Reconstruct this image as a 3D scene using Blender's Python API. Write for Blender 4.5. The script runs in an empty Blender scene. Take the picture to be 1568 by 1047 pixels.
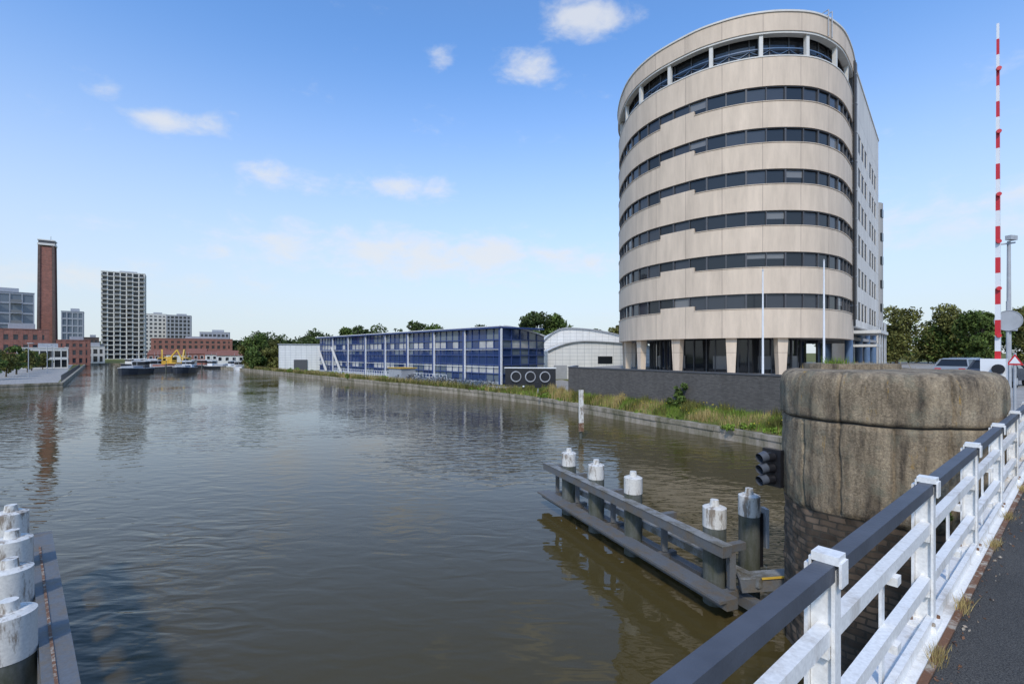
import bpy, math, random
import numpy as np
from mathutils import Vector, noise
random.seed(7); np.random.seed(7)
scene=bpy.context.scene
WZ=-5.0; LZ=-4.35; PZ=-1.84

# ---------------------------------------------------------------- materials
def new_mat(name):
    m=bpy.data.materials.new(name); m.use_nodes=True
    nt=m.node_tree; b=nt.nodes['Principled BSDF']
    return m,nt,b
def N(nt,t,**kw):
    n=nt.nodes.new(t)
    for k,v in kw.items():
        if k in n.inputs: n.inputs[k].default_value=v
        else: setattr(n,k,v)
    return n
def c4(c): return (c[0],c[1],c[2],1)
def simple(name,col,rough=0.6,var=0.15,scale=2.0,bump=0.0,metal=0.0,bscale=None,stretch=(1,1,1),island=0.0,spec=0.5):
    m,nt,b=new_mat(name)
    b.inputs['Roughness'].default_value=rough; b.inputs['Metallic'].default_value=metal
    b.inputs['Specular IOR Level'].default_value=spec
    g=N(nt,'ShaderNodeNewGeometry')
    mp=N(nt,'ShaderNodeMapping'); mp.inputs['Scale'].default_value=stretch
    nt.links.new(g.outputs['Position'],mp.inputs['Vector'])
    no=N(nt,'ShaderNodeTexNoise',Scale=scale,Detail=2.0,Roughness=0.6)
    nt.links.new(mp.outputs[0],no.inputs['Vector'])
    r=N(nt,'ShaderNodeValToRGB')
    r.color_ramp.elements[0].position=0.3; r.color_ramp.elements[1].position=0.7
    r.color_ramp.elements[0].color=c4([x*(1-var) for x in col]); r.color_ramp.elements[1].color=c4([min(1,x*(1+var)) for x in col])
    nt.links.new(no.outputs['Fac'],r.inputs[0])
    out=r.outputs[0]
    if island>0:
        h=N(nt,'ShaderNodeHueSaturation')
        mr=N(nt,'ShaderNodeMapRange'); mr.inputs['To Min'].default_value=1-island; mr.inputs['To Max'].default_value=1+island
        nt.links.new(g.outputs['Random Per Island'],mr.inputs['Value']); nt.links.new(mr.outputs[0],h.inputs['Value'])
        nt.links.new(out,h.inputs['Color']); out=h.outputs[0]
    nt.links.new(out,b.inputs['Base Color'])
    if bump>0:
        n2=N(nt,'ShaderNodeTexNoise',Scale=bscale or scale*8,Detail=4.0); nt.links.new(mp.outputs[0],n2.inputs['Vector'])
        bp=N(nt,'ShaderNodeBump',Strength=bump,Distance=0.02); nt.links.new(n2.outputs['Fac'],bp.inputs['Height']); nt.links.new(bp.outputs[0],b.inputs['Normal'])
    return m
def weathered(name,base,dirt,thr=0.55,scale=3.0,rough=0.5,streak=True,bump=0.3,soft=0.08,fine=30):
    m,nt,b=new_mat(name); b.inputs['Roughness'].default_value=rough
    g=N(nt,'ShaderNodeNewGeometry')
    mp=N(nt,'ShaderNodeMapping'); mp.inputs['Scale'].default_value=(1,1,0.25) if streak else (1,1,1)
    nt.links.new(g.outputs['Position'],mp.inputs['Vector'])
    n1=N(nt,'ShaderNodeTexNoise',Scale=scale,Detail=6.0,Roughness=0.7); nt.links.new(mp.outputs[0],n1.inputs['Vector'])
    r=N(nt,'ShaderNodeMapRange'); r.inputs['From Min'].default_value=thr-soft; r.inputs['From Max'].default_value=thr+soft
    nt.links.new(n1.outputs['Fac'],r.inputs['Value'])
    n2=N(nt,'ShaderNodeTexNoise',Scale=fine,Detail=3.0); nt.links.new(g.outputs['Position'],n2.inputs['Vector'])
    h=N(nt,'ShaderNodeHueSaturation'); mr=N(nt,'ShaderNodeMapRange'); mr.inputs['To Min'].default_value=0.75; mr.inputs['To Max'].default_value=1.25
    nt.links.new(n2.outputs['Fac'],mr.inputs['Value']); nt.links.new(mr.outputs[0],h.inputs['Value'])
    mx=N(nt,'ShaderNodeMix',data_type='RGBA'); mx.inputs[6].default_value=c4(base); mx.inputs[7].default_value=c4(dirt)
    nt.links.new(r.outputs[0],mx.inputs[0]); nt.links.new(mx.outputs[2],h.inputs['Color']); nt.links.new(h.outputs[0],b.inputs['Base Color'])
    bp=N(nt,'ShaderNodeBump',Strength=bump,Distance=0.01); nt.links.new(n2.outputs['Fac'],bp.inputs['Height']); nt.links.new(bp.outputs[0],b.inputs['Normal'])
    return m
def panelmat(name,col,mortar,pw,ph,ms=0.012,var=0.08,rough=0.7,offset=0.0,bump=0.4,dirt=None,bias=0.0,stain=0.8):
    m,nt,b=new_mat(name); b.inputs['Roughness'].default_value=rough
    uv=N(nt,'ShaderNodeTexCoord')
    br=N(nt,'ShaderNodeTexBrick'); br.offset=offset
    br.inputs['Scale'].default_value=1; br.inputs['Brick Width'].default_value=pw; br.inputs['Row Height'].default_value=ph
    br.inputs['Mortar Size'].default_value=ms; br.inputs['Mortar Smooth'].default_value=0.2; br.inputs['Bias'].default_value=bias
    br.inputs['Color1'].default_value=c4([x*(1-var) for x in col]); br.inputs['Color2'].default_value=c4([min(1,x*(1+var)) for x in col]); br.inputs['Mortar'].default_value=c4(mortar)
    nt.links.new(uv.outputs['UV'],br.inputs['Vector'])
    g=N(nt,'ShaderNodeNewGeometry'); mp=N(nt,'ShaderNodeMapping'); mp.inputs['Scale'].default_value=(1.2,1.2,0.2); nt.links.new(g.outputs['Position'],mp.inputs['Vector'])
    no=N(nt,'ShaderNodeTexNoise',Scale=1.0,Detail=5.0,Roughness=0.7); nt.links.new(mp.outputs[0],no.inputs['Vector'])
    mr=N(nt,'ShaderNodeMapRange'); mr.inputs['From Min'].default_value=0.3; mr.inputs['From Max'].default_value=0.75; mr.inputs['To Min'].default_value=1.08; mr.inputs['To Max'].default_value=stain
    nt.links.new(no.outputs['Fac'],mr.inputs['Value'])
    h=N(nt,'ShaderNodeHueSaturation'); nt.links.new(mr.outputs[0],h.inputs['Value']); nt.links.new(br.outputs['Color'],h.inputs['Color']); nt.links.new(h.outputs[0],b.inputs['Base Color'])
    bp=N(nt,'ShaderNodeBump',Strength=bump,Distance=0.02); bp.invert=True; nt.links.new(br.outputs['Fac'],bp.inputs['Height']); nt.links.new(bp.outputs[0],b.inputs['Normal'])
    return m
def glass(name,col,rough=0.04):
    m,nt,b=new_mat(name); b.inputs['Base Color'].default_value=c4(col); b.inputs['Roughness'].default_value=rough
    b.inputs['IOR'].default_value=1.5
    g=N(nt,'ShaderNodeNewGeometry'); no=N(nt,'ShaderNodeTexNoise',Scale=0.35,Detail=0.0); nt.links.new(g.outputs['Position'],no.inputs['Vector'])
    bp=N(nt,'ShaderNodeBump',Strength=0.15,Distance=0.1); nt.links.new(no.outputs['Fac'],bp.inputs['Height']); nt.links.new(bp.outputs[0],b.inputs['Normal'])
    return m

M={}
M['conc']=panelmat('beige_concrete_panels',(0.70,0.56,0.42),(0.46,0.36,0.275),3.1,60.0,0.03,0.03,stain=0.78)
M['conc2']=panelmat('side_panels',(0.70,0.65,0.58),(0.38,0.36,0.33),1.8,3.42,0.025,0.04)
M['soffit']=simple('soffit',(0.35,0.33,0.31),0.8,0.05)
M['gl1']=glass('window_dark',(0.018,0.021,0.025)); M['gl2']=glass('window_mid',(0.045,0.05,0.06)); M['gl3']=glass('window_blind',(0.18,0.18,0.18),0.15)
M['mull']=simple('mullion_grey',(0.08,0.08,0.085),0.5,0.05)
M['duct']=simple('duct_grey_brown',(0.12,0.11,0.10),0.5,0.1)
M['navy']=simple('navy_steel',(0.035,0.065,0.19),0.4,0.1)
M['bgl']=glass('blue_glass',(0.03,0.055,0.14)); M['bgl2']=glass('pale_glass',(0.14,0.17,0.20)); M['bpan']=simple('white_window_panel',(0.46,0.45,0.42),0.5,0.25,0.6)
M['white']=weathered('white_paint',(0.82,0.80,0.76),(0.42,0.36,0.29),0.65,4.0,0.4,True,0.08,0.12,50)
M['whitepile']=weathered('white_pile_paint',(0.68,0.65,0.59),(0.26,0.21,0.16),0.57,7.0,0.6,True,0.3,0.05,30)
M['pile']=weathered('pile_grey_green',(0.13,0.135,0.125),(0.065,0.07,0.045),0.5,5.0,0.7,True,0.4,0.15,25)
M['beam']=weathered('fender_beam_paint',(0.13,0.135,0.14),(0.15,0.125,0.095),0.54,3.0,0.6,False,0.4,0.08,30)
M['beamlt']=weathered('fender_light_rail',(0.25,0.25,0.24),(0.13,0.115,0.085),0.52,3.0,0.6,False,0.4,0.08,30)
M['rail']=simple('dark_blue_grey_handrail',(0.075,0.083,0.10),0.5,0.15,6,0.1)
M['rust']=weathered('rusty_edge',(0.17,0.08,0.04),(0.4,0.35,0.28),0.56,9.0,0.8,False,0.8,0.06,40)
M['metal']=simple('galvanised',(0.4,0.41,0.42),0.5,0.1,3)
M['black']=simple('black_paint',(0.015,0.015,0.018),0.4,0.1)
M['red']=simple('red_paint',(0.6,0.02,0.03),0.4,0.08)
M['wht']=simple('clean_white',(0.8,0.8,0.8),0.4,0.04)
M['wall']=panelmat('grey_brick_wall',(0.11,0.10,0.09),(0.075,0.07,0.065),0.22,0.07,0.006,0.2,0.85,0.5)
M['stone']=weathered('quay_stone',(0.40,0.34,0.27),(0.15,0.135,0.08),0.50,1.2,0.9,True,0.6,0.12,14)
M['barkm']=simple('bark',(0.09,0.07,0.05),0.9,0.3,6,0.5)
M['brick']=panelmat('red_brick',(0.30,0.10,0.065),(0.25,0.2,0.17),0.8,0.3,0.03,0.25,0.85,0.5)
M['dbrick']=panelmat('dark_brick',(0.13,0.085,0.07),(0.12,0.1,0.09),0.8,0.3,0.03,0.25,0.85,0.5)
M['corr']=panelmat('white_cladding',(0.74,0.73,0.70),(0.45,0.46,0.46),1.2,0.6,0.03,0.02,0.5,stain=0.9)
M['roofg']=simple('grey_roof',(0.25,0.26,0.27),0.7,0.1)
M['tile']=simple('roof_tile',(0.22,0.09,0.06),0.8,0.2)
M['yellow']=simple('yellow_paint',(0.62,0.38,0.05),0.5,0.15)
M['hull']=simple('dark_hull',(0.03,0.035,0.045),0.5,0.2)
M['bluesteel']=simple('blue_column',(0.10,0.16,0.26),0.4,0.1)
M['grey']=simple('grey_render',(0.35,0.36,0.38),0.7,0.08)
M['pale']=simple('pale_render',(0.66,0.63,0.57),0.7,0.06)
M['tyre']=simple('rubber',(0.02,0.02,0.02),0.8,0.1)
M['carw']=simple('car_silver',(0.25,0.27,0.29),0.25,0.03); M['card']=simple('car_dark',(0.05,0.06,0.08),0.25,0.03)
M['pave']=panelmat('paving',(0.36,0.33,0.29),(0.24,0.22,0.20),0.6,0.3,0.02,0.12,0.9,0.5)
M['leafA']=simple('leaf_green',(0.09,0.13,0.03),0.7,0.35,0.5,island=0.5,spec=0.2)
M['leafB']=simple('leaf_dark',(0.065,0.09,0.028),0.7,0.35,0.4,island=0.5,spec=0.2)
M['leafC']=simple('leaf_olive',(0.13,0.13,0.035),0.7,0.35,0.5,island=0.5,spec=0.2)
M['grassA']=simple('grass_green',(0.16,0.235,0.035),0.8,0.4,0.5,island=0.5,spec=0.2)
M['grassB']=simple('grass_straw',(0.38,0.29,0.12),0.8,0.3,0.6,island=0.45,spec=0.2)
M['flower']=simple('yellow_flower',(0.6,0.48,0.03),0.8,0.2,island=0.3)

def asphalt():
    m,nt,b=new_mat('asphalt'); b.inputs['Roughness'].default_value=0.9
    g=N(nt,'ShaderNodeNewGeometry')
    n1=N(nt,'ShaderNodeTexNoise',Scale=140.0,Detail=3.0); n2=N(nt,'ShaderNodeTexNoise',Scale=1.5,Detail=4.0)
    v=N(nt,'ShaderNodeTexVoronoi',Scale=110.0)
    for n in(n1,n2,v): nt.links.new(g.outputs['Position'],n.inputs['Vector'])
    r=N(nt,'ShaderNodeValToRGB'); r.color_ramp.elements[0].color=(0.016,0.015,0.014,1); r.color_ramp.elements[1].color=(0.13,0.12,0.105,1)
    r.color_ramp.elements[0].position=0.35; r.color_ramp.elements[1].position=0.74
    nt.links.new(n1.outputs['Fac'],r.inputs[0])
    mr=N(nt,'ShaderNodeMapRange'); mr.inputs['To Min'].default_value=0.55; mr.inputs['To Max'].default_value=1.4; nt.links.new(n2.outputs['Fac'],mr.inputs['Value'])
    h=N(nt,'ShaderNodeHueSaturation'); nt.links.new(mr.outputs[0],h.inputs['Value']); nt.links.new(r.outputs[0],h.inputs['Color']); nt.links.new(h.outputs[0],b.inputs['Base Color'])
    bp=N(nt,'ShaderNodeBump',Strength=0.6,Distance=0.006); nt.links.new(v.outputs['Distance'],bp.inputs['Height']); nt.links.new(bp.outputs[0],b.inputs['Normal'])
    return m
M['asph']=asphalt()
def ground():
    m,nt,b=new_mat('ground_grass_soil'); b.inputs['Roughness'].default_value=1.0; b.inputs['Specular IOR Level'].default_value=0.1
    g=N(nt,'ShaderNodeNewGeometry')
    n1=N(nt,'ShaderNodeTexNoise',Scale=0.25,Detail=6.0,Roughness=0.7); n2=N(nt,'ShaderNodeTexNoise',Scale=6.0,Detail=4.0)
    for n in(n1,n2): nt.links.new(g.outputs['Position'],n.inputs['Vector'])
    r=N(nt,'ShaderNodeValToRGB'); e=r.color_ramp.elements
    e[0].position=0.35; e[0].color=(0.08,0.11,0.025,1); e[1].position=0.7; e[1].color=(0.24,0.19,0.10,1)
    x=e.new(0.5); x.color=(0.15,0.15,0.045,1)
    nt.links.new(n1.outputs['Fac'],r.inputs[0])
    mr=N(nt,'ShaderNodeMapRange'); mr.inputs['To Min'].default_value=0.6; mr.inputs['To Max'].default_value=1.4; nt.links.new(n2.outputs['Fac'],mr.inputs['Value'])
    h=N(nt,'ShaderNodeHueSaturation'); nt.links.new(mr.outputs[0],h.inputs['Value']); nt.links.new(r.outputs[0],h.inputs['Color']); nt.links.new(h.outputs[0],b.inputs['Base Color'])
    return m
M['ground']=ground()
def watermat():
    m,nt,b=new_mat('canal_water'); b.inputs['Base Color'].default_value=(0.075,0.056,0.020,1)
    b.inputs['Roughness'].default_value=0.025; b.inputs['IOR'].default_value=1.32
    g=N(nt,'ShaderNodeNewGeometry')
    mp=N(nt,'ShaderNodeMapping'); mp.inputs['Rotation'].default_value=(0,0,math.radians(20)); mp.inputs['Scale'].default_value=(0.6,1.35,1)
    nt.links.new(g.outputs['Position'],mp.inputs['Vector'])
    a=N(nt,'ShaderNodeTexNoise',Scale=1.6,Detail=1.5,Roughness=0.4,Distortion=0.8); nt.links.new(mp.outputs[0],a.inputs['Vector'])
    c=N(nt,'ShaderNodeTexNoise',Scale=5.5,Detail=1.0,Roughness=0.5); nt.links.new(mp.outputs[0],c.inputs['Vector'])
    d=N(nt,'ShaderNodeTexNoise',Scale=0.08,Detail=2.0); nt.links.new(g.outputs['Position'],d.inputs['Vector'])
    mr=N(nt,'ShaderNodeMapRange'); mr.inputs['From Min'].default_value=0.38; mr.inputs['From Max'].default_value=0.62; mr.inputs['To Min'].default_value=0.2; mr.inputs['To Max'].default_value=1.0; nt.links.new(d.outputs['Fac'],mr.inputs['Value'])
    b1=N(nt,'ShaderNodeBump',Distance=0.058); nt.links.new(mr.outputs[0],b1.inputs['Strength']); nt.links.new(a.outputs['Fac'],b1.inputs['Height'])
    b2=N(nt,'ShaderNodeBump',Distance=0.009); nt.links.new(mr.outputs[0],b2.inputs['Strength']); nt.links.new(c.outputs['Fac'],b2.inputs['Height']); nt.links.new(b1.outputs[0],b2.inputs['Normal'])
    nt.links.new(b2.outputs[0],b.inputs['Normal'])
    return m
M['water']=watermat()
def piermat():
    m,nt,b=new_mat('stained_concrete'); b.inputs['Roughness'].default_value=0.9
    g=N(nt,'ShaderNodeNewGeometry'); sep=N(nt,'ShaderNodeSeparateXYZ'); nt.links.new(g.outputs['Position'],sep.inputs[0])
    mp=N(nt,'ShaderNodeMapping'); mp.inputs['Scale'].default_value=(1,1,0.16); nt.links.new(g.outputs['Position'],mp.inputs['Vector'])
    s=N(nt,'ShaderNodeTexNoise',Scale=5.5,Detail=6.0,Roughness=0.65); nt.links.new(mp.outputs[0],s.inputs['Vector'])
    f=N(nt,'ShaderNodeTexNoise',Scale=30.0,Detail=5.0,Roughness=0.8); nt.links.new(g.outputs['Position'],f.inputs['Vector'])
    r=N(nt,'ShaderNodeValToRGB'); e=r.color_ramp.elements
    e[0].position=0.34; e[0].color=(0.44,0.34,0.22,1); e[1].position=0.68; e[1].color=(0.075,0.056,0.038,1)
    x=e.new(0.5); x.color=(0.29,0.22,0.14,1)
    mz=N(nt,'ShaderNodeMapRange'); mz.inputs['From Min'].default_value=-1.9; mz.inputs['From Max'].default_value=-3.2; mz.inputs['To Min'].default_value=0; mz.inputs['To Max'].default_value=0.17
    nt.links.new(sep.outputs['Z'],mz.inputs['Value'])
    ad=N(nt,'ShaderNodeMath',operation='ADD'); nt.links.new(s.outputs['Fac'],ad.inputs[0]); nt.links.new(mz.outputs[0],ad.inputs[1])
    nt.links.new(ad.outputs[0],r.inputs[0])
    mr=N(nt,'ShaderNodeMapRange'); mr.inputs['From Min'].default_value=0.3; mr.inputs['From Max'].default_value=0.7; mr.inputs['To Min'].default_value=0.5; mr.inputs['To Max'].default_value=1.5; nt.links.new(f.outputs['Fac'],mr.inputs['Value'])
    h=N(nt,'ShaderNodeHueSaturation'); nt.links.new(mr.outputs[0],h.inputs['Value']); nt.links.new(r.outputs[0],h.inputs['Color'])
    # grey-green algae patches and orange lichen
    al=N(nt,'ShaderNodeTexNoise',Scale=2.2,Detail=5.0,Roughness=0.7); nt.links.new(g.outputs['Position'],al.inputs['Vector'])
    am=N(nt,'ShaderNodeMapRange'); am.inputs['From Min'].default_value=0.52; am.inputs['From Max'].default_value=0.66; am.inputs['To Max'].default_value=0.55; nt.links.new(al.outputs['Fac'],am.inputs['Value'])
    m0=N(nt,'ShaderNodeMix',data_type='RGBA'); m0.inputs[7].default_value=(0.20,0.20,0.14,1); nt.links.new(am.outputs[0],m0.inputs[0]); nt.links.new(h.outputs[0],m0.inputs[6])
    o=N(nt,'ShaderNodeTexNoise',Scale=5.0,Detail=5.0,Roughness=0.8); mo=N(nt,'ShaderNodeMapping'); mo.inputs['Location'].default_value=(9,4,2); nt.links.new(mp.outputs[0],mo.inputs['Vector']); nt.links.new(mo.outputs[0],o.inputs['Vector'])
    om=N(nt,'ShaderNodeMapRange'); om.inputs['From Min'].default_value=0.62; om.inputs['From Max'].default_value=0.70; nt.links.new(o.outputs['Fac'],om.inputs['Value'])
    mx=N(nt,'ShaderNodeMix',data_type='RGBA'); mx.inputs[7].default_value=(0.46,0.27,0.06,1); nt.links.new(om.outputs[0],mx.inputs[0]); nt.links.new(m0.outputs[2],mx.inputs[6])
    nt.links.new(mx.outputs[2],b.inputs['Base Color'])
    bp=N(nt,'ShaderNodeBump',Strength=1.0,Distance=0.03); nt.links.new(f.outputs['Fac'],bp.inputs['Height']); nt.links.new(bp.outputs[0],b.inputs['Normal'])
    return m
M['pier']=piermat()
def masonry():
    m=panelmat('pier_masonry',(0.15,0.105,0.07),(0.085,0.07,0.05),0.26,0.10,0.014,0.55,0.9,0.5,1.0,stain=0.35)
    nt=m.node_tree; b=nt.nodes['Principled BSDF']; br=[n for n in nt.nodes if n.type=='TEX_BRICK'][0]
    tc=[n for n in nt.nodes if n.type=='TEX_COORD'][0]
    no=N(nt,'ShaderNodeTexNoise',Scale=6.0,Detail=4.0); nt.links.new(tc.outputs['UV'],no.inputs['Vector'])
    mx=N(nt,'ShaderNodeVectorMath',operation='MULTIPLY_ADD'); mx.inputs[1].default_value=(0.06,0.04,0); nt.links.new(no.outputs['Color'],mx.inputs[0]); nt.links.new(tc.outputs['UV'],mx.inputs[2]); nt.links.new(mx.outputs[0],br.inputs['Vector'])
    return m
M['pierbrick']=masonry()
M['joint']=simple('dark_joint',(0.035,0.03,0.025),0.9,0.3,8)

# ---------------------------------------------------------------- builders
class Part:
    def __init__(s,name,mat): s.name=name; s.mat=mat; s.v=[]; s.f=[]; s.sm=[]; s.uv={}; s.bevel=0
    def face(s,pts,smooth=False,uv=None):
        i=len(s.v); s.v+= [tuple(p) for p in pts]; s.f.append(tuple(range(i,i+len(pts)))); s.sm.append(smooth)
        if uv: s.uv[len(s.f)-1]=uv
        else:
            a=Vector(pts[0]); n=(Vector(pts[1])-a).cross(Vector(pts[2])-a)
            if n.length>0 and abs(n.normalized().z)<0.7:
                t=Vector((-n.y,n.x,0)).normalized(); s.uv[len(s.f)-1]=[(Vector(p).dot(t),p[2]) for p in pts]
            else: s.uv[len(s.f)-1]=[(p[0],p[1]) for p in pts]
    def hexa(s,b,t):
        s.face([b[3],b[2],b[1],b[0]]); s.face(t)
        for i in range(4):
            j=(i+1)%4; s.face([b[i],b[j],t[j],t[i]])
    def box(s,c,size,rz=0.0):
        x,y,z=[k/2 for k in size]; cs,sn=math.cos(rz),math.sin(rz)
        q=[(c[0]+a*x*cs-b_*y*sn, c[1]+a*x*sn+b_*y*cs) for a,b_ in((-1,-1),(1,-1),(1,1),(-1,1))]
        s.hexa([(p[0],p[1],c[2]-z) for p in q],[(p[0],p[1],c[2]+z) for p in q])
    def prism(s,poly,z0,z1,top=True,bot=True):
        n=len(poly)
        if top: s.face([(p[0],p[1],z1) for p in poly])
        if bot: s.face([(p[0],p[1],z0) for p in reversed(poly)])
        for i in range(n):
            a=poly[i]; b=poly[(i+1)%n]; s.face([(a[0],a[1],z0),(b[0],b[1],z0),(b[0],b[1],z1),(a[0],a[1],z1)])
    def beam(s,p,q,w,h):
        p=Vector(p);q=Vector(q); d=(q-p).normalized(); up=Vector((0,0,1))
        if abs(d.z)>0.98: up=Vector((0,1,0))
        r=d.cross(up).normalized(); u=r.cross(d).normalized()
        def ring(o): return [o-r*w/2-u*h/2,o+r*w/2-u*h/2,o+r*w/2+u*h/2,o-r*w/2+u*h/2]
        a=ring(p);b=ring(q)
        s.face(a); s.face(b[::-1])
        for i in range(4):
            j=(i+1)%4; s.face([a[j],a[i],b[i],b[j]])
    def cyl(s,p,q,r1,r2=None,n=24,caps=True):
        if r2 is None:r2=r1
        p=Vector(p);q=Vector(q); d=(q-p).normalized(); up=Vector((0,0,1)) if abs(d.z)<0.9 else Vector((1,0,0))
        a=d.cross(up).normalized(); b=d.cross(a)
        R=[a*math.cos(2*math.pi*k/n)+b*math.sin(2*math.pi*k/n) for k in range(n)]
        i=len(s.v); s.v+=[tuple(p+x*r1) for x in R]+[tuple(q+x*r2) for x in R]
        for k in range(n):
            j=(k+1)%n; s.f.append((i+k,i+j,i+n+j,i+n+k)); s.sm.append(True)
        if caps:
            s.face([p+x*r1 for x in R][::-1]); s.face([q+x*r2 for x in R])
    def torus(s,c,ax,R,r,n=24,m=6):
        c=Vector(c);ax=Vector(ax).normalized(); up=Vector((0,0,1)) if abs(ax.z)<0.9 else Vector((1,0,0))
        a=ax.cross(up).normalized(); b=ax.cross(a); i=len(s.v)
        for k in range(n):
            t=2*math.pi*k/n; e=a*math.cos(t)+b*math.sin(t)
            for l in range(m):
                w=2*math.pi*l/m; s.v.append(tuple(c+e*(R+r*math.cos(w))+ax*r*math.sin(w)))
        for k in range(n):
            for l in range(m):
                s.f.append((i+k*m+l,i+((k+1)%n)*m+l,i+((k+1)%n)*m+(l+1)%m,i+k*m+(l+1)%m)); s.sm.append(True)
    def make(s,parent=None,name=None,mats=None):
        me=bpy.data.meshes.new(name or s.name); me.from_pydata(s.v,[],s.f); me.materials.append(s.mat)
        me.polygons.foreach_set('use_smooth',s.sm)
        uvl=me.uv_layers.new(name='UVMap'); data=[0.0]*(len(me.loops)*2)
        for p in me.polygons:
            u=s.uv.get(p.index)
            if u:
                for k,li in enumerate(p.loop_indices): data[2*li],data[2*li+1]=u[k]
        uvl.data.foreach_set('uv',data); me.update()
        o=bpy.data.objects.new(name or s.name,me); scene.collection.objects.link(o)
        if parent: o.parent=parent
        if s.bevel:
            bm=o.modifiers.new('bevel','BEVEL'); bm.width=s.bevel; bm.segments=2; bm.limit_method='ANGLE'; bm.angle_limit=math.radians(50)
        return o
class Group:
    def __init__(s,name,loc=None): s.name=name; s.parts={}; s.loc=loc; s.rz=0
    def p(s,part,mat,bevel=0):
        if part not in s.parts:
            s.parts[part]=Part(part,M[mat] if isinstance(mat,str) else mat); s.parts[part].bevel=bevel
        return s.parts[part]
    def make(s):
        e=bpy.data.objects.new(s.name,None); scene.collection.objects.link(e)
        for p in s.parts.values(): p.make(e)
        if s.loc: e.location=s.loc; e.rotation_euler=(0,0,s.rz)
        return e

# ---------------------------------------------------------------- camera / light / sky
cam=bpy.data.cameras.new('camera'); co=bpy.data.objects.new('camera',cam); scene.collection.objects.link(co)
cam.sensor_width=36; cam.lens=17.0; cam.shift_y=0.0105; cam.clip_start=0.05; cam.clip_end=8000
co.location=(0,0,0); co.rotation_euler=(math.radians(90),0,0); scene.camera=co
sunv=Vector((-0.25,-0.95,0)).normalized(); el=math.radians(44)
sunv=Vector((sunv.x*math.cos(el),sunv.y*math.cos(el),math.sin(el)))
L=bpy.data.lights.new('sun','SUN'); L.energy=2.3; L.angle=math.radians(5.0); L.color=(1,0.92,0.80)
lo=bpy.data.objects.new('sun',L); scene.collection.objects.link(lo); lo.rotation_euler=(-sunv).to_track_quat('-Z','Y').to_euler(); lo.location=(0,-20,60)
w=bpy.data.worlds.new('World'); scene.world=w; w.use_nodes=True; nt=w.node_tree; bg=nt.nodes['Background']
w.cycles.sampling_method='MANUAL'; w.cycles.sample_map_resolution=256
sky=N(nt,'ShaderNodeTexSky'); sky.sky_type='NISHITA'; sky.sun_disc=False; sky.sun_elevation=el; sky.sun_rotation=math.atan2(sunv.x,sunv.y); sky.dust_density=0.6; sky.ozone_density=2.0; sky.air_density=1.0
tc=N(nt,'ShaderNodeTexCoord'); nrm=N(nt,'ShaderNodeVectorMath',operation='NORMALIZE'); nt.links.new(tc.outputs['Generated'],nrm.inputs[0])
sep=N(nt,'ShaderNodeSeparateXYZ'); nt.links.new(nrm.outputs[0],sep.inputs[0])
mp=N(nt,'ShaderNodeMapping'); mp.inputs['Scale'].default_value=(1,1,2.0); nt.links.new(nrm.outputs[0],mp.inputs['Vector'])
cn=N(nt,'ShaderNodeTexNoise',Scale=13.0,Detail=5.0,Roughness=0.6,Distortion=0.2); nt.links.new(mp.outputs[0],cn.inputs['Vector'])
clouds=[(0.03,0.592,0.07,0.028,0.9),(0.155,0.69,0.075,0.035,0.95),(-0.15,0.61,0.03,0.02,0.7),(-0.70,0.475,0.085,0.025,0.72),(-0.46,0.355,0.12,0.028,0.72),(-0.24,0.345,0.11,0.03,0.9),(-0.84,0.54,0.03,0.02,0.6),(-0.15,0.20,0.5,0.055,0.9),(-0.9,0.15,0.35,0.04,0.6),(0.95,0.30,0.25,0.06,0.6)]
acc=None
for tx,tz,sx,sz,st in clouds:
    d=Vector((tx,1,tz)).normalized()
    sub=N(nt,'ShaderNodeVectorMath',operation='SUBTRACT'); nt.links.new(nrm.outputs[0],sub.inputs[0]); sub.inputs[1].default_value=d
    mu=N(nt,'ShaderNodeVectorMath',operation='MULTIPLY'); nt.links.new(sub.outputs[0],mu.inputs[0]); mu.inputs[1].default_value=(1/sx,1/sx,1/sz)
    ln=N(nt,'ShaderNodeVectorMath',operation='LENGTH'); nt.links.new(mu.outputs[0],ln.inputs[0])
    mr=N(nt,'ShaderNodeMapRange'); mr.interpolation_type='SMOOTHSTEP'; mr.inputs['From Min'].default_value=1.6; mr.inputs['From Max'].default_value=0.0; mr.inputs['To Max'].default_value=st*0.5
    nt.links.new(ln.outputs['Value'],mr.inputs['Value'])
    if acc is None: acc=mr.outputs[0]
    else:
        a=N(nt,'ShaderNodeMath',operation='MAXIMUM'); nt.links.new(acc,a.inputs[0]); nt.links.new(mr.outputs[0],a.inputs[1]); acc=a.outputs[0]
ad=N(nt,'ShaderNodeMath',operation='ADD'); nt.links.new(acc,ad.inputs[0]); nt.links.new(cn.outputs['Fac'],ad.inputs[1])
cm=N(nt,'ShaderNodeMapRange'); cm.interpolation_type='SMOOTHSTEP'; cm.inputs['From Min'].default_value=0.60; cm.inputs['From Max'].default_value=1.08; cm.inputs['To Max'].default_value=0.78; nt.links.new(ad.outputs[0],cm.inputs['Value'])
hz=N(nt,'ShaderNodeMapRange'); hz.interpolation_type='SMOOTHSTEP'; hz.inputs['From Min'].default_value=0.56; hz.inputs['From Max'].default_value=-0.02; hz.inputs['To Max'].default_value=0.92; nt.links.new(sep.outputs['Z'],hz.inputs['Value'])
gm=N(nt,'ShaderNodeVectorMath',operation='MULTIPLY'); gm.inputs[1].default_value=(1.05,1.45,1.82); nt.links.new(sky.outputs[0],gm.inputs[0])
m1=N(nt,'ShaderNodeMix',data_type='RGBA'); nt.links.new(hz.outputs[0],m1.inputs[0]); nt.links.new(gm.outputs[0],m1.inputs[6]); m1.inputs[7].default_value=(4.6,4.95,5.25,1)
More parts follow.
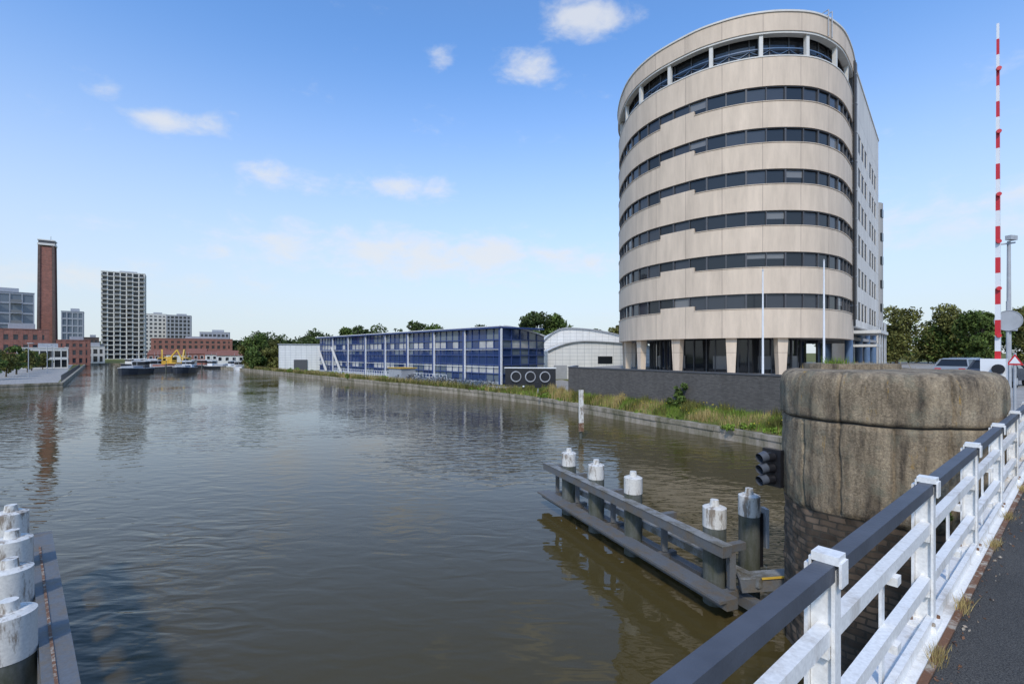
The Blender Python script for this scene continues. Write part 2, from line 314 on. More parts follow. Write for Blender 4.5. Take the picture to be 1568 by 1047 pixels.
m2=N(nt,'ShaderNodeMix',data_type='RGBA'); nt.links.new(cm.outputs[0],m2.inputs[0]); nt.links.new(m1.outputs[2],m2.inputs[6]); m2.inputs[7].default_value=(5.4,5.5,5.65,1)
nt.links.new(m2.outputs[2],bg.inputs['Color']); bg.inputs['Strength'].default_value=0.15
scene.view_settings.view_transform='Standard'; scene.view_settings.look='None'; scene.view_settings.exposure=0; scene.view_settings.gamma=1

# ---------------------------------------------------------------- water & land
p=Part('water',M['water']); p.face([(-3500,-1500,WZ),(3500,-1500,WZ),(3500,4000,WZ),(-3500,4000,WZ)]); p.make(name='canal_water')
bank=[(20,-60),(16.5,5),(15.4,20),(13.7,24.7),(13,26.4),(8.6,34.6),(2.9,46),(-4.5,56),(-12.6,65),(-30,84),(-55,112),(-75,135),(-100,158),(-112,190),(-168,197),(-163,185),(-65,70),(-69,65),(-100,30),(-110,-60)]
p=Part('ground',M['ground'])
p.face([(x,y,LZ) for x,y in [(3500,-60)]+bank+[(-3500,-60),(-3500,4000),(3500,4000)]][::-1]); p.make(name='ground')
g=Group('quay_wall')
for i in range(len(bank)-1):
    a=Vector((*bank[i],0)); b=Vector((*bank[i+1],0)); t=(b-a).normalized(); n=Vector((t.y,-t.x,0))
    inl=n
    seg=(b-a).length; k=max(1,int(seg/2.2)) if i<10 and a.y>15 else 1
    for j in range(k):
        u=a+t*(seg*j/k+0.012); v=a+t*(seg*(j+1)/k-0.012); dz=random.uniform(-0.03,0.025); dq=random.uniform(-0.03,0.03)
        q=[u-inl*(0.06+dq),v-inl*(0.06+dq*0.4),v+inl*0.42,u+inl*0.42]
        g.p('coping','stone',0.02).hexa([(c.x,c.y,LZ-0.22) for c in q][::-1],[(c.x,c.y,LZ+0.05+dz) for c in q][::-1])
    g.p('face','stone').face([(a.x,a.y,WZ-0.5),(b.x,b.y,WZ-0.5),(b.x,b.y,LZ),(a.x,a.y,LZ)])
g.make()
plat=[(9.5,9.9),(14.5,20),(16,27.2),(15.5,28),(5.4,44),(11,64),(32,95),(320,95),(320,-45),(60,-45),(14,-2),(9,9)]
g=Group('street_level_terrace')
g.p('paved_top','pave').face([(x,y,PZ) for x,y in plat[::-1]])
for i in range(len(plat)):
    a=plat[i]; b=plat[(i+1)%len(plat)]; g.p('retaining_face','wall').face([(a[0],a[1],-5.4),(b[0],b[1],-5.4),(b[0],b[1],PZ),(a[0],a[1],PZ)])
g.make()
g=Group('grey_brick_wall')
wl=[(16,27.2),(15.5,28),(5.4,44),(6.6,48.5)]
for i in range(3):
    a=Vector((*wl[i],0));b=Vector((*wl[i+1],0)); t=(b-a).normalized(); n=Vector((-t.y,t.x,0))
    if i==2: n=Vector((-1,0.2,0)).normalized()
    if n.x>0 : n=-n
    m=(a+b)/2+n*0.12; ang=math.atan2(t.y,t.x)
    g.p('wall','wall').box((m.x,m.y,(-4.4-1.36)/2),((b-a).length+0.1,0.3,4.4-1.36),ang)
    g.p('coping','mull').box((m.x,m.y,-1.31),((b-a).length+0.14,0.38,0.1),ang)
g.make()
def lerp(a,b,t): return a+(b-a)*t
def plp(pts,t):
    L_=[0]
    for i in range(len(pts)-1): L_.append(L_[-1]+(Vector(pts[i+1])-Vector(pts[i])).length)
    d=t*L_[-1]
    for i in range(len(pts)-1):
        if d<=L_[i+1] or i==len(pts)-2:
            k=(d-L_[i])/(L_[i+1]-L_[i]); return Vector(pts[i]).lerp(Vector(pts[i+1]),k)
qA=[(15.9,20.2),(14.2,24.9),(13.5,26.6),(9.1,34.8),(3.4,46.3),(-4.1,56.4)]
wA=[(16.1,20.2),(15.7,25),(15.35,27.9),(10.1,36),(5.3,43.9),(2,57)]
def emb(t,s):
    a=plp(qA,t); b=plp(wA,t); q=a.lerp(b,s)
    top=-3.65 if t<0.78 else lerp(-3.65,-4.33,min(1,(t-0.78)/0.2))
    z=LZ+0.015+(top-LZ)*(s**0.8)+0.09*noise.noise(Vector((q.x*0.9,q.y*0.9,0)))*min(1,s*4)
    return Vector((q.x,q.y,z))
p=Part('grass_embankment',M['ground']); NT,NS=70,8
for i in range(NT):
    for j in range(NS):
        p.face([emb(i/NT,j/NS),emb((i+1)/NT,j/NS),emb((i+1)/NT,(j+1)/NS),emb(i/NT,(j+1)/NS)][::-1],True)
p.make()

def blades(name,mat,pts,hmin,hmax,wd,lean=0.35):
    n=len(pts); V=np.zeros((n*3,3)); P=np.array(pts)
    h=np.random.uniform(hmin,hmax,n); a=np.random.uniform(0,2*np.pi,n); ww=wd*np.random.uniform(0.6,1.4,n)
    dx=np.cos(a)*ww;dy=np.sin(a)*ww; b=np.random.uniform(0,2*np.pi,n); ln=h*lean*np.random.uniform(0,1,n)
    V[0::3]=P+np.stack([-dx,-dy,np.zeros(n)-0.03],1); V[1::3]=P+np.stack([dx,dy,np.zeros(n)-0.03],1); V[2::3]=P+np.stack([np.cos(b)*ln,np.sin(b)*ln,h],1)
    F=np.arange(n*3).reshape(n,3)
    me=bpy.data.meshes.new(name); me.from_pydata(V.tolist(),[],F.tolist()); me.materials.append(mat)
    o=bpy.data.objects.new(name,me); scene.collection.objects.link(o); return o
def leafcloud(centers,rads,n,size,squash=0.85):
    centers=np.array(centers);rads=np.array(rads); pr=rads**2; idx=np.random.choice(len(rads),n,p=pr/pr.sum())
    d=np.random.normal(size=(n,3)); d/=np.linalg.norm(d,axis=1)[:,None]
    r=rads[idx]*(np.random.uniform(0.25,1,n)**0.45)*np.random.uniform(0.85,1.12,n)
    C=centers[idx]+d*r[:,None]*np.array([1,1,squash])
    u=np.random.normal(size=(n,3)); u/=np.linalg.norm(u,axis=1)[:,None]; v=np.cross(u,np.random.normal(size=(n,3))); v/=np.linalg.norm(v,axis=1)[:,None]
    s=size*np.random.uniform(0.5,1.3,n)[:,None]
    V=np.zeros((n*4,3)); V[0::4]=C-u*s; V[1::4]=C+v*s*0.55; V[2::4]=C+u*s; V[3::4]=C-v*s*0.55
    return V,np.arange(n*4).reshape(n,4)
def leafobj(name,mat,centers,rads,n,size,parent=None,squash=0.85):
    V,F=leafcloud(centers,rads,n,size,squash); me=bpy.data.meshes.new(name); me.from_pydata(V.tolist(),[],F.tolist()); me.materials.append(mat)
    o=bpy.data.objects.new(name,me); scene.collection.objects.link(o)
    if parent:o.parent=parent
    return o
def tree(name,x,y,z,h,r,n=5000,size=0.35,mat='leafA',crown_lo=0.25,nb=26):
    g=Group(name); tr=g.p('trunk','barkm'); top=Vector((x,y,z+h*0.72)); tr.cyl((x,y,z-0.3),(x+0.1,y,z+h*0.45),h*0.028,h*0.018,10); tr.cyl((x+0.1,y,z+h*0.45),top,h*0.018,h*0.006,8)
    C=[];R=[]
    for i in range(nb):
        f=random.random(); zz=z+h*(crown_lo+(1-crown_lo)*f*0.9)
        env=math.sin(math.pi*min(1,0.12+0.8*f))**0.6
        a=random.uniform(0,6.283); rr=r*env*random.uniform(0.15,0.82)
        c=(x+rr*math.cos(a),y+rr*math.sin(a),zz); C.append(c); R.append(r*random.uniform(0.2,0.42))
        tr.cyl((x+0.05,y,z+h*random.uniform(0.2,0.55)),c,h*0.008,h*0.002,5,False)
    e=g.make(); leafobj('crown',M[mat],C,R,n,size,e); return e
def treemass(name,pts,zb,hs,depth,n,size,mat,step=3.0):
    C=[];R=[]
    for i in range(len(pts)-1):
        a=Vector(pts[i]);b=Vector(pts[i+1]); L_=(b-a).length; k=int(L_/step)
        for j in range(k):
            q=a.lerp(b,(j+random.random())/k); hh=lerp(hs[i],hs[i+1],j/k)*random.uniform(0.65,1.05)
            hh*=0.85+0.3*noise.noise(Vector((q.x*0.05,q.y*0.05,3)))
            rr=hh*random.uniform(0.18,0.3)
            for m in range(4):
                C.append((q.x+random.uniform(-step,step),q.y+random.uniform(0,depth),zb+(hh-rr)*(0.2+0.8*(m+random.random()*0.6)/3.6))); R.append(rr*random.uniform(0.7,1.15))
    return leafobj(name,M[mat],C,R,n,size)

P1=[];P2=[];P3=[];P4=[];P5=[]
for _ in range(26000):
    t=random.random(); s=random.random()**0.9; q=emb(t,s)
    d=noise.noise(Vector((q.x*0.35,q.y*0.35,5))); d2=noise.noise(Vector((q.x*0.8,q.y*0.8,15)))
    if d>-0.05 or random.random()<0.35: P1.append(tuple(q))
    elif random.random()<0.75: P2.append(tuple(q))
    if d2>0.12: P4.append(tuple(q)) if d>-0.15 else P5.append(tuple(q))
    if random.random()<0.03 and d2>0: P3.append((q.x,q.y,q.z+random.uniform(0.2,0.5)))
blades('embankment_grass',M['grassA'],P1,0.1,0.42,0.014)
blades('dry_embankment_grass',M['grassB'],P2,0.15,0.5,0.014)
blades('tall_green_weeds',M['leafC'],P4,0.3,0.75,0.022,0.5)
blades('tall_dry_weeds',M['grassB'],P5,0.3,0.8,0.012,0.35)
leafobj('yellow_wildflowers',M['flower'],P3,[0.04]*len(P3),1300,0.035)
RP=[];RG=[]
bl=bank[5:12]
for i in range(len(bl)-1):
    a=Vector(bl[i]);b=Vector(bl[i+1]); t=(b-a).normalized(); n=Vector((t.y,-t.x)); L_=(b-a).length
    for _ in range(int(L_*(150 if i>1 else 60))):
        q=a+t*random.uniform(0,L_); o=abs(random.gauss(0.4,1.0))
        k=noise.noise(Vector((q.x*0.15,q.y*0.15,1)))
        if i<2 and random.random()<0.5: continue
        if random.random()<0.38+k: RP.append((q.x+n.x*(o+0.3),q.y+n.y*(o+0.3),LZ))
        else: RG.append((q.x+n.x*(o+0.1),q.y+n.y*(o+0.1),LZ-random.uniform(0,0.1)))
blades('bank_reeds',M['grassB'],RP,0.3,1.0,0.035,0.3)
blades('bank_green_plants',M['leafC'],RG,0.25,0.85,0.05,0.5)
C=[];R=[]
for (x,y,s) in [(-3.6,56,0.6),(-9,62.5,0.5),(3.4,46.2,0.6),(4.6,44,0.35),(-20,75.5,0.8),(-27,82,0.7),(-34,91,0.9),(-42,99.5,0.8),(-48,106,1.0),(9.9,35,0.45),(11.2,31.5,0.35),(13.7,26.9,0.4),(14.3,25.4,0.4),(12.6,27.6,0.3)]:
    for k in range(9): C.append((x+random.gauss(0,s),y+random.gauss(0,s),LZ+random.uniform(0,s*0.7))); R.append(s*random.uniform(0.25,0.6))
leafobj('waterside_shrubs',M['grassA'],C,R,9000,0.09)
C=[];R=[]
for k in range(16): C.append((11.5+random.gauss(0,.25),33.2+random.gauss(0,.25),-3.9+random.random()*1.7)); R.append(random.uniform(0.12,0.32))
leafobj('wall_shrub',M['leafA'],C,R,2000,0.08)

# ---------------------------------------------------------------- round office tower
ctrl=[(21,70.5),(16.5,65),(13.4,59.5),(12.3,55),(12.15,49.8),(13.3,45.9),(15.7,42.7),(17.6,41.2),(19.8,40.2),(22.4,39.8),(25.3,40.15),(28.3,41.8),(30.9,44.3),(33.2,47.0)]
def catmull(P,m=24):
    out=[]; Q=[P[0]]+P+[P[-1]]
    for i in range(1,len(Q)-2):
        p0,p1,p2,p3=[np.array(Q[k],float) for k in(i-1,i,i+1,i+2)]
        for j in range(m):
            t=j/m; out.append(0.5*((2*p1)+(-p0+p2)*t+(2*p0-5*p1+4*p2-p3)*t*t+(-p0+3*p1-3*p2+p3)*t**3))
    out.append(np.array(P[-1],float)); return np.array(out)
cv=catmull(ctrl); sl=np.concatenate([[0],np.cumsum(np.linalg.norm(np.diff(cv,axis=0),axis=1))]); ST=sl[-1]
def pt(s,off=0.0):
    x=np.interp(s,sl,cv[:,0]);y=np.interp(s,sl,cv[:,1]); e=0.3
    tx=np.interp(min(ST,s+e),sl,cv[:,0])-np.interp(max(0,s-e),sl,cv[:,0]); ty=np.interp(min(ST,s+e),sl,cv[:,1])-np.interp(max(0,s-e),sl,cv[:,1])
    l=math.hypot(tx,ty); return (x+off*ty/l,y-off*tx/l)
def s_near(x,y): return float(sl[np.argmin((cv[:,0]-x)**2+(cv[:,1]-y)**2)])
def ring(part,s0,s1,z0,z1,oo,oi,step=0.5):
    k=max(1,int(math.ceil((s1-s0)/step))); S=[s0+(s1-s0)*i/k for i in range(k+1)]
    O=[pt(s,oo) for s in S]; I=[pt(s,oi) for s in S]
    for i in range(k):
        a,b,c,d=O[i],O[i+1],I[i+1],I[i]
        part.face([(*a,z0),(*b,z0),(*b,z1),(*a,z1)],False,[(S[i],z0),(S[i+1],z0),(S[i+1],z1),(S[i],z1)])
        part.face([(*a,z1),(*b,z1),(*c,z1),(*d,z1)]); part.face([(*d,z0),(*c,z0),(*b,z0),(*a,z0)])
        part.face([(*c,z0),(*d,z0),(*d,z1),(*c,z1)])
    part.face([(*O[0],z0),(*O[0],z1),(*I[0],z1),(*I[0],z0)]); part.face([(*O[-1],z0),(*I[-1],z0),(*I[-1],z1),(*O[-1],z1)])
T=Group('round_office_tower')
cp=T.p('concrete_bands','conc')
FH=3.42; wt=[22.0-FH*k for k in range(6)]; WH=1.27
sA=s_near(13.7,44.95); sB=s_near(16.05,42.45)
ring(cp,0,ST,wt[0],24.4,0,-0.5)
for k in range(6):
    ztop=wt[k]-WH; zbot=wt[k+1] if k<5 else 1.24
    ring(cp,0,sA,zbot,ztop,0,-0.5); ring(cp,sA,sB,zbot,ztop+0.42,0,-0.5); ring(cp,sB,ST,zbot,ztop,0,-0.5)
    ring(T.p('sills','conc'),sB+0.02,ST-0.05,ztop+0.002,ztop+0.05,0.05,-0.2)
    ring(T.p('sills','conc'),0.02,sA-0.02,ztop+0.002,ztop+0.05,0.05,-0.2)
    s=0.3; W_=1.55
    n=int((ST-0.6)/W_)
    for i in range(n):
        s0=s+i*W_; s1=s0+W_; a=pt(s0,-0.2-random.uniform(0,0.012)); b=pt(s1,-0.2-random.uniform(0,0.012))
        r=random.random(); mt='gl1' if r<0.55 else ('gl2' if r<0.92 else 'gl3')
        zz0=ztop-0.03; zz1=wt[k]+0.03
        if mt=='gl3' and random.random()<0.6:
            zm=lerp(zz0,zz1,random.uniform(0.3,0.7)); T.p('win_gl1','gl1').face([(*a,zz0),(*b,zz0),(*b,zm),(*a,zm)]); T.p('win_gl3','gl3').face([(*a,zm),(*b,zm),(*b,zz1),(*a,zz1)])
        else: T.p('win_'+mt,mt).face([(*a,zz0),(*b,zz0),(*b,zz1),(*a,zz1)])
        ang=math.atan2(b[1]-a[1],b[0]-a[0]); c=pt(s0,-0.14)
        T.p('mullions','mull').box((*c,(zz0+zz1)/2),(0.14 if i%2 else 0.08,0.12,WH+0.05),ang)
    ring(T.p('frames','mull'),0.1,ST-0.1,wt[k]-0.07,wt[k]-0.002,-0.08,-0.19)
ring(T.p('crown_ring','conc'),0,ST,26.45,27.95,0.12,-0.6)
ring(T.p('crown_trim','pale'),0,ST,27.955,28.1,0.2,-0.62)
ring(T.p('crown_trim','pale'),0,ST,26.28,26.447,0.05,-0.5)
ring(T.p('terrace_trim','pale'),0.01,ST,24.402,24.50,0.04,-0.5)
ring(T.p('penthouse_glass','gl1'),0.5,ST-0.2,24.3,26.6,-0.75,-0.9)
for i in range(int(ST/1.7)):
    c=pt(0.6+i*1.7,-0.72); c2=pt(0.9+i*1.7,-0.72); ang=math.atan2(c2[1]-c[1],c2[0]-c[0])
    T.p('penthouse_mullions','mull').box((*c,25.45),(0.09,0.1,2.0),ang)
    d0=pt(0.6+i*1.7,-0.62); d1=pt(min(ST-0.1,2.3+i*1.7),-0.62)
    T.p('penthouse_lattice','bluesteel').beam((*d0,24.55),(*d1,25.3),0.04,0.04); T.p('penthouse_lattice','bluesteel').beam((*d0,25.3),(*d1,24.55),0.035,0.035)
ring(T.p('penthouse_rail','bluesteel'),0.5,ST-0.3,25.35,25.43,-0.5,-0.55)
s=2.0
while s<ST-1:
    c=pt(s,-0.22); T.p('penthouse_columns','pale').box((*c,25.4),(0.3,0.3,1.78),math.atan2(pt(s+.2)[1]-pt(s)[1],pt(s+.2)[0]-pt(s)[0])); s+=3.9
full=[pt(s,-0.3) for s in np.linspace(0,ST,90)]+[(48.3,64.0),(36,77)]
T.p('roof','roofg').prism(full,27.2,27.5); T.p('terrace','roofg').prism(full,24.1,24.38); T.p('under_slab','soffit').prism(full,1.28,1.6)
T.p('penthouse_ceiling','mull').prism(full,26.5,26.7)
core=[pt(s,-0.6) for s in np.linspace(0,ST,60)]+[(47.8,64.0),(36,76)]
T.p('core','mull').prism(core,1.7,24.0,False,False)
for o in (0,0.5):
    c=pt(ST-9.5+o,0.25); T.p('roof_ladder','metal').cyl((*c,26.4),(*c,28.6),0.04,None,8)
    c2=pt(ST-9.5+o,-0.7); T.p('roof_ladder','metal').cyl((*c,28.6),(*c2,28.6),0.04,None,8)
a=Vector((33.25,47.0));b=Vector((48.5,64.0)); t=(b-a).normalized(); nn=Vector((t.y,-t.x)); LS=(b-a).length
sp=T.p('side_wall','conc2')
def sbox(part,l0,l1,z0,z1,o0,o1):
    q=[a+t*l0+nn*o0,a+t*l1+nn*o0,a+t*l1+nn*o1,a+t*l0+nn*o1]
    part.hexa([(c.x,c.y,z0) for c in q][::-1] if o0<o1 else [(c.x,c.y,z0) for c in q],[(c.x,c.y,z1) for c in q][::-1] if o0<o1 else [(c.x,c.y,z1) for c in q])
wins=[(3.0,4.9),(5.6,7.5),(8.2,10.1),(12.6,14.5),(15.2,17.1),(17.8,19.7)]
for k in range(6):
    wz1=wt[k]+0.3; wz0=wz1-1.9
    zt=27.9 if k==0 else wt[k-1]+0.3-1.9
    sbox(sp,0,LS,wz1,zt,0,-0.4)
    e=0
    for (l0,l1) in wins+[(LS,LS)]:
        if l0>e: sbox(sp,e,l0,wz0,wz1,0,-0.4)
        e=l1
    for (l0,l1) in wins:
        q0=a+t*l0-nn*0.05;q1=a+t*l1-nn*0.05; T.p('side_glass','black').face([(q0.x,q0.y,wz0),(q1.x,q1.y,wz0),(q1.x,q1.y,wz1),(q0.x,q0.y,wz1)])
        sbox(T.p('mullions','mull'),(l0+l1)/2-0.05,(l0+l1)/2+0.05,wz0,wz1,-0.01,-0.2)
sbox(sp,0,LS,2.6,wt[5]+0.3-1.9,0,-0.4)
sbox(T.p('side_trim','pale'),0,LS,27.905,28.1,0.08,-0.5)
T.p('corner_duct','duct').box((32.75,46.35,15.4),(0.55,0.5,24.4),math.atan2(t.y,t.x))
for k in range(9): T.p('duct_clamps','grey').box((32.75,46.35,4.5+k*2.75),(0.6,0.56,0.08),math.atan2(t.y,t.x))
T.p('corner_pipe','black').cyl((32.3,45.6,2.5),(32.3,45.6,27.5),0.1,None,12)
T.p('rear_wall','conc2').prism([(48.4,63.9),(48.5,64.1),(36.1,77.1),(36,76.9)],1.3,28.0)
T.p('stair_drum','conc2').cyl((51.1,69.2,PZ),(51.1,69.2,21),1.6,None,32)
T.p('annex','conc2').box((49.3,72,8),(3.0,5,19.6),0.7)
for k in range(6): T.p('drum_windows','gl1').box((51.9,67.85,3+3.3*k),(0.8,0.2,1.1),0.7)
ring(T.p('lobby_glass','gl1'),2,ST-2.5,PZ,1.3,-3.6,-3.8)
for i in range(int((ST-5)/1.45)):
    c=pt(2.2+i*1.45,-3.55); c2=pt(2.5+i*1.45,-3.55); ang=math.atan2(c2[1]-c[1],c2[0]-c[0]); T.p('lobby_mullions','mull').box((*c,-0.3),(0.09,0.12,3.1),ang)
    if i%4==1: T.p('lobby_pale_panels','gl3').box((*pt(2.2+(i+.5)*1.45,-3.57),-0.9),(1.2,0.06,1.2),ang)
for s in (9.5,14.5,19.4,24.6,29.8,34.8,39):
    s=min(s,ST-1.2)
    c=pt(s,-0.7); c2=pt(s+0.2,-0.7); ang=math.atan2(c2[1]-c[1],c2[0]-c[0]); tx=Vector((math.cos(ang),math.sin(ang))); ny=Vector((-tx.y,tx.x)); c=Vector(c)
    def q(w,d,z): return [((c+tx*w*i+ny*d*j).x,(c+tx*w*i+ny*d*j).y,z) for i,j in((-1,-1),(1,-1),(1,1),(-1,1))]
    T.p('tapered_columns','conc').hexa(q(0.30,0.26,PZ),q(0.44,0.34,1.28))
for l in (0.6,8,15,22):
    q=a+t*l-nn*0.5; T.p('blue_columns','bluesteel').cyl((q.x,q.y,PZ),(q.x,q.y,2.8),0.35,None,16)
sbox(T.p('side_lobby','gl2'),0,LS,PZ,2.7,-3.0,-3.2)
sbox(T.p('canopy','pale'),1,9,1.9,2.2,2.0,-1.0); sbox(T.p('canopy','pale'),2,7,0.6,0.85,1.6,-1.0)
for l in (2,4.5,7,8.6):
    q=a+t*l+nn*1.8; T.p('canopy_posts','metal').cyl((q.x,q.y,PZ),(q.x,q.y,3.2),0.07,None,8)
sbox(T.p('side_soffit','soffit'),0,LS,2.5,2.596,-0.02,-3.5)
T.make()
for (x,y,zt) in [(16.6,32.0,5.4),(20.0,31.0,5.87)]:
    g=Group('flagpole'); g.p('pole','wht').cyl((x,y,PZ),(x,y,zt),0.075,0.04,12); g.p('finial','metal').cyl((x,y,zt),(x,y,zt+0.12),0.06,0.03,10); g.p('base','metal').cyl((x,y,PZ),(x,y,PZ+0.3),0.14,None,12); g.make()

# ---------------------------------------------------------------- blue glass hall
H=Group('blue_glass_hall'); A=Vector((-1.4,66));B=Vector((-45.7,115)); tt=(B-A).normalized(); no=Vector((-tt.y,tt.x)); 
if no.y>0: no=-no
LH=(B-A).length
def hb(part,l0,l1,z0,z1,o0,o1):
    q=[A+tt*l0+no*o0,A+tt*l1+no*o0,A+tt*l1+no*o1,A+tt*l0+no*o1]
    part.hexa([(c.x,c.y,z0) for c in q],[(c.x,c.y,z1) for c in q])
zb,zt=LZ,3.35
nb=8; bw=LH/nb
rows=[(zb+0.1,'bgl2'),(-2.9,'bpan'),(-1.7,'bgl'),(-0.4,'bgl'),(0.6,'bpan'),(1.8,'bgl2'),(zt,None)]
for k in range(nb):
    for c in range(5):
        l0=k*bw+c*bw/5; l1=l0+bw/5
        for r in range(6):
            z0=rows[r][0]; z1=rows[r+1][0]; mt=rows[r][1]
            if mt=='bpan' and random.random()<0.4: mt=random.choice(['bgl2','bgl'])
            if mt=='bgl2' and random.random()<0.4: mt='bgl'
            if r==3 and random.random()<0.3: mt='bgl2'
            q0=A+tt*l0;q1=A+tt*l1; H.p('pane_'+mt,mt).face([(q0.x,q0.y,z0),(q0.x,q0.y,z1),(q1.x,q1.y,z1),(q1.x,q1.y,z0)])
        hb(H.p('mullions','navy'),l0-0.04,l0+0.04,zb,zt,0.12,-0.05)
    hb(H.p('columns','navy'),k*bw-0.16,k*bw+0.16,zb,zt+0.1,0.45,0.1)
    hb(H.p('white_column_edge','wht'),k*bw-0.28,k*bw-0.18,zb,zt,0.4,0.12)
for r in rows[1:-1]: hb(H.p('transoms','navy'),0,LH,r[0]-0.07,r[0]+0.07,0.16,-0.05)
hb(H.p('handrail_line','wht'),0,LH,-2.02,-1.95,0.24,0.165); hb(H.p('handrail_line','wht'),0,LH,0.42,0.48,0.24,0.165)
hb(H.p('eave','navy'),-0.3,LH+0.3,zt,zt+0.22,0.7,-8); hb(H.p('eave_trim','wht'),-0.3,LH+0.3,zt+0.225,zt+0.33,0.75,-0.3)
hb(H.p('plinth','grey'),0,LH,zb,zb+0.35,0.2,-0.05)
E=Vector((4.9,74.0)); te=(E-A).normalized(); ne=Vector((te.y,-te.x)); LE=(E-A).length
def arc(f): return zt+0.2-1.15*(f**1.8)
for c in range(5):
    f0=c/5;f1=(c+1)/5
    for r in range(6):
        z0=rows[r][0]; z1=rows[r+1][0]
        a0=min(z1,arc(f0)) ; a1=min(z1,arc(f1)); mt=random.choice(['bgl','bgl2','bgl']) 
        if r==1 or r==4: mt=random.choice(['bpan','bgl2'])
        q0=A+te*LE*f0;q1=A+te*LE*f1
        if a0>z0+0.02 or a1>z0+0.02: H.p('pane_'+mt,mt).face([(q0.x,q0.y,z0),(q1.x,q1.y,z0),(q1.x,q1.y,max(z0,a1)),(q0.x,q0.y,max(z0,a0))])
    q=A+te*LE*f0+ne*0.08; H.p('mullions','navy').box((q.x,q.y,(zb+arc(f0))/2),(0.12,0.12,arc(f0)-zb),math.atan2(te.y,te.x))
for r in rows[1:-1]:
    m_=A+te*LE*0.5+ne*0.08; H.p('transoms','navy').box((m_.x,m_.y,r[0]),(LE,0.14,0.14),math.atan2(te.y,te.x))
for i in range(10):
    f0=i/10;f1=(i+1)/10; q0=A+te*LE*f0+ne*0.1;q1=A+te*LE*f1+ne*0.1
    H.p('gable_trim','wht').beam((q0.x,q0.y,arc(f0)+0.1),(q1.x,q1.y,arc(f1)+0.1),0.4,0.2)
back=tt*LH
for i in range(10):
    f0=i/10;f1=(i+1)/10; q0=A+te*LE*f0;q1=A+te*LE*f1; H.p('roof','roofg').face([(q0.x,q0.y,arc(f0)),(q1.x,q1.y,arc(f1)),(q1.x+back.x,q1.y+back.y,arc(f1)),(q0.x+back.x,q0.y+back.y,arc(f0))],True)
q0=A+te*LE
H.p('rear','grey').face([(q0.x,q0.y,zb),(q0.x+back.x,q0.y+back.y,zb),(q0.x+back.x,q0.y+back.y,arc(1)),(q0.x,q0.y,arc(1))])
H.p('rear','grey').face([(B.x,B.y,zb),(B.x,B.y,zt),(q0.x+back.x,q0.y+back.y,arc(1)),(q0.x+back.x,q0.y+back.y,zb)])
for l in (LH-7,LH-15): 
    q=A+tt*l+no*1.2; r=A+tt*(l+5)+no*1.2; H.p('diagonal_stairs','pale').beam((q.x,q.y,zb+0.3),(r.x,r.y,1.2),0.4,0.2)
H.make()
g=Group('black_ring_sculpture')
for i,(x,y) in enumerate([(0.5,61),(2.3,60.6),(4.1,60.2)]):
    g.p('rings','grey').torus((x,y-0.25,-3.0),(0.2,-1,0),0.62,0.08,28,8); g.p('discs','black').cyl((x,y-0.22,-3.0),(x,y+0.05,-3.0),0.55,None,28)
g.p('panel','black').box((2.3,60.75,-3.1),(6.4,0.25,2.3),-0.22); g.p('panel_top','wht').box((2.3,60.75,-1.9),(6.6,0.5,0.12),-0.22); g.make()
g=Group('wooden_kiosk'); g.p('box','grey').box((-17.5,77,-3.4),(4,2.5,1.9),-0.84); g.p('roof','yellow').box((-17.5,77,-2.4),(4.4,2.9,0.12),-0.84); g.make()
g=Group('white_vaulted_hall')
def vault(x0,x1,y0,y1,zbase,zc,px,g,nm):
    n=20; pts=[(lerp(x0,x1,i/n), zbase+(zc-zbase)*(1-abs((i/n-px)/(px if i/n<px else 1-px))**2)) for i in range(n+1)]
    for i in range(n):
        (xa,za),(xb,zb_)=pts[i],pts[i+1]
        g.p(nm+'_roof','corr').face([(xa,y0-0.3,za),(xb,y0-0.3,zb_),(xb,y1,zb_),(xa,y1,za)],True)
        g.p(nm+'_front','corr').face([(xa,y0,LZ),(xb,y0,LZ),(xb,y0,zb_),(xa,y0,za)])
        g.p(nm+'_trim','grey').beam((xa,y0-0.3,za),(xb,y0-0.3,zb_),0.15,0.14)
    g.p(nm+'_sides','corr').face([(x0,y1,LZ),(x0,y0,LZ),(x0,y0,zbase),(x0,y1,zbase)]); g.p(nm+'_sides','corr').face([(x1,y0,LZ),(x1,y1,LZ),(x1,y1,zbase),(x1,y0,zbase)])
vault(5.6,24,90,120,2.0,4.6,0.25,g,'tall'); vault(5.9,26,80,89.5,0.3,1.9,0.3,g,'low')
g.p('window','gl1').box((15.4,79.97,-1.2),(2.4,0.1,1.2)); g.p('door','grey').box((8,79.97,-3.2),(2.2,0.1,2.3)); g.make()
g=Group('white_warehouse'); g.p('walls','corr').box((-53,125,-1.2),(11.5,12,6.3),0.3); g.p('roof','grey').box((-53,125,2.05),(11.9,12.4,0.2),0.3); g.p('door','mull').box((-52,118.9,-3),(3,0.3,2.6),0.3); g.make()
p=Part('path',M['pave']); q=[A+no*2.5-tt*16,A+no*5.5-tt*12,A+no*7+tt*60,A+no*2+tt*60]; p.face([(c.x,c.y,LZ+0.006) for c in q]); p.make()
p=Part('square',M['pave']); p.face([(x,y,LZ+0.010) for x,y in [(-2,60),(3.2,53),(5.2,49),(10,64),(8,78),(4.9,73.5)]]); p.make(name='paved_square')

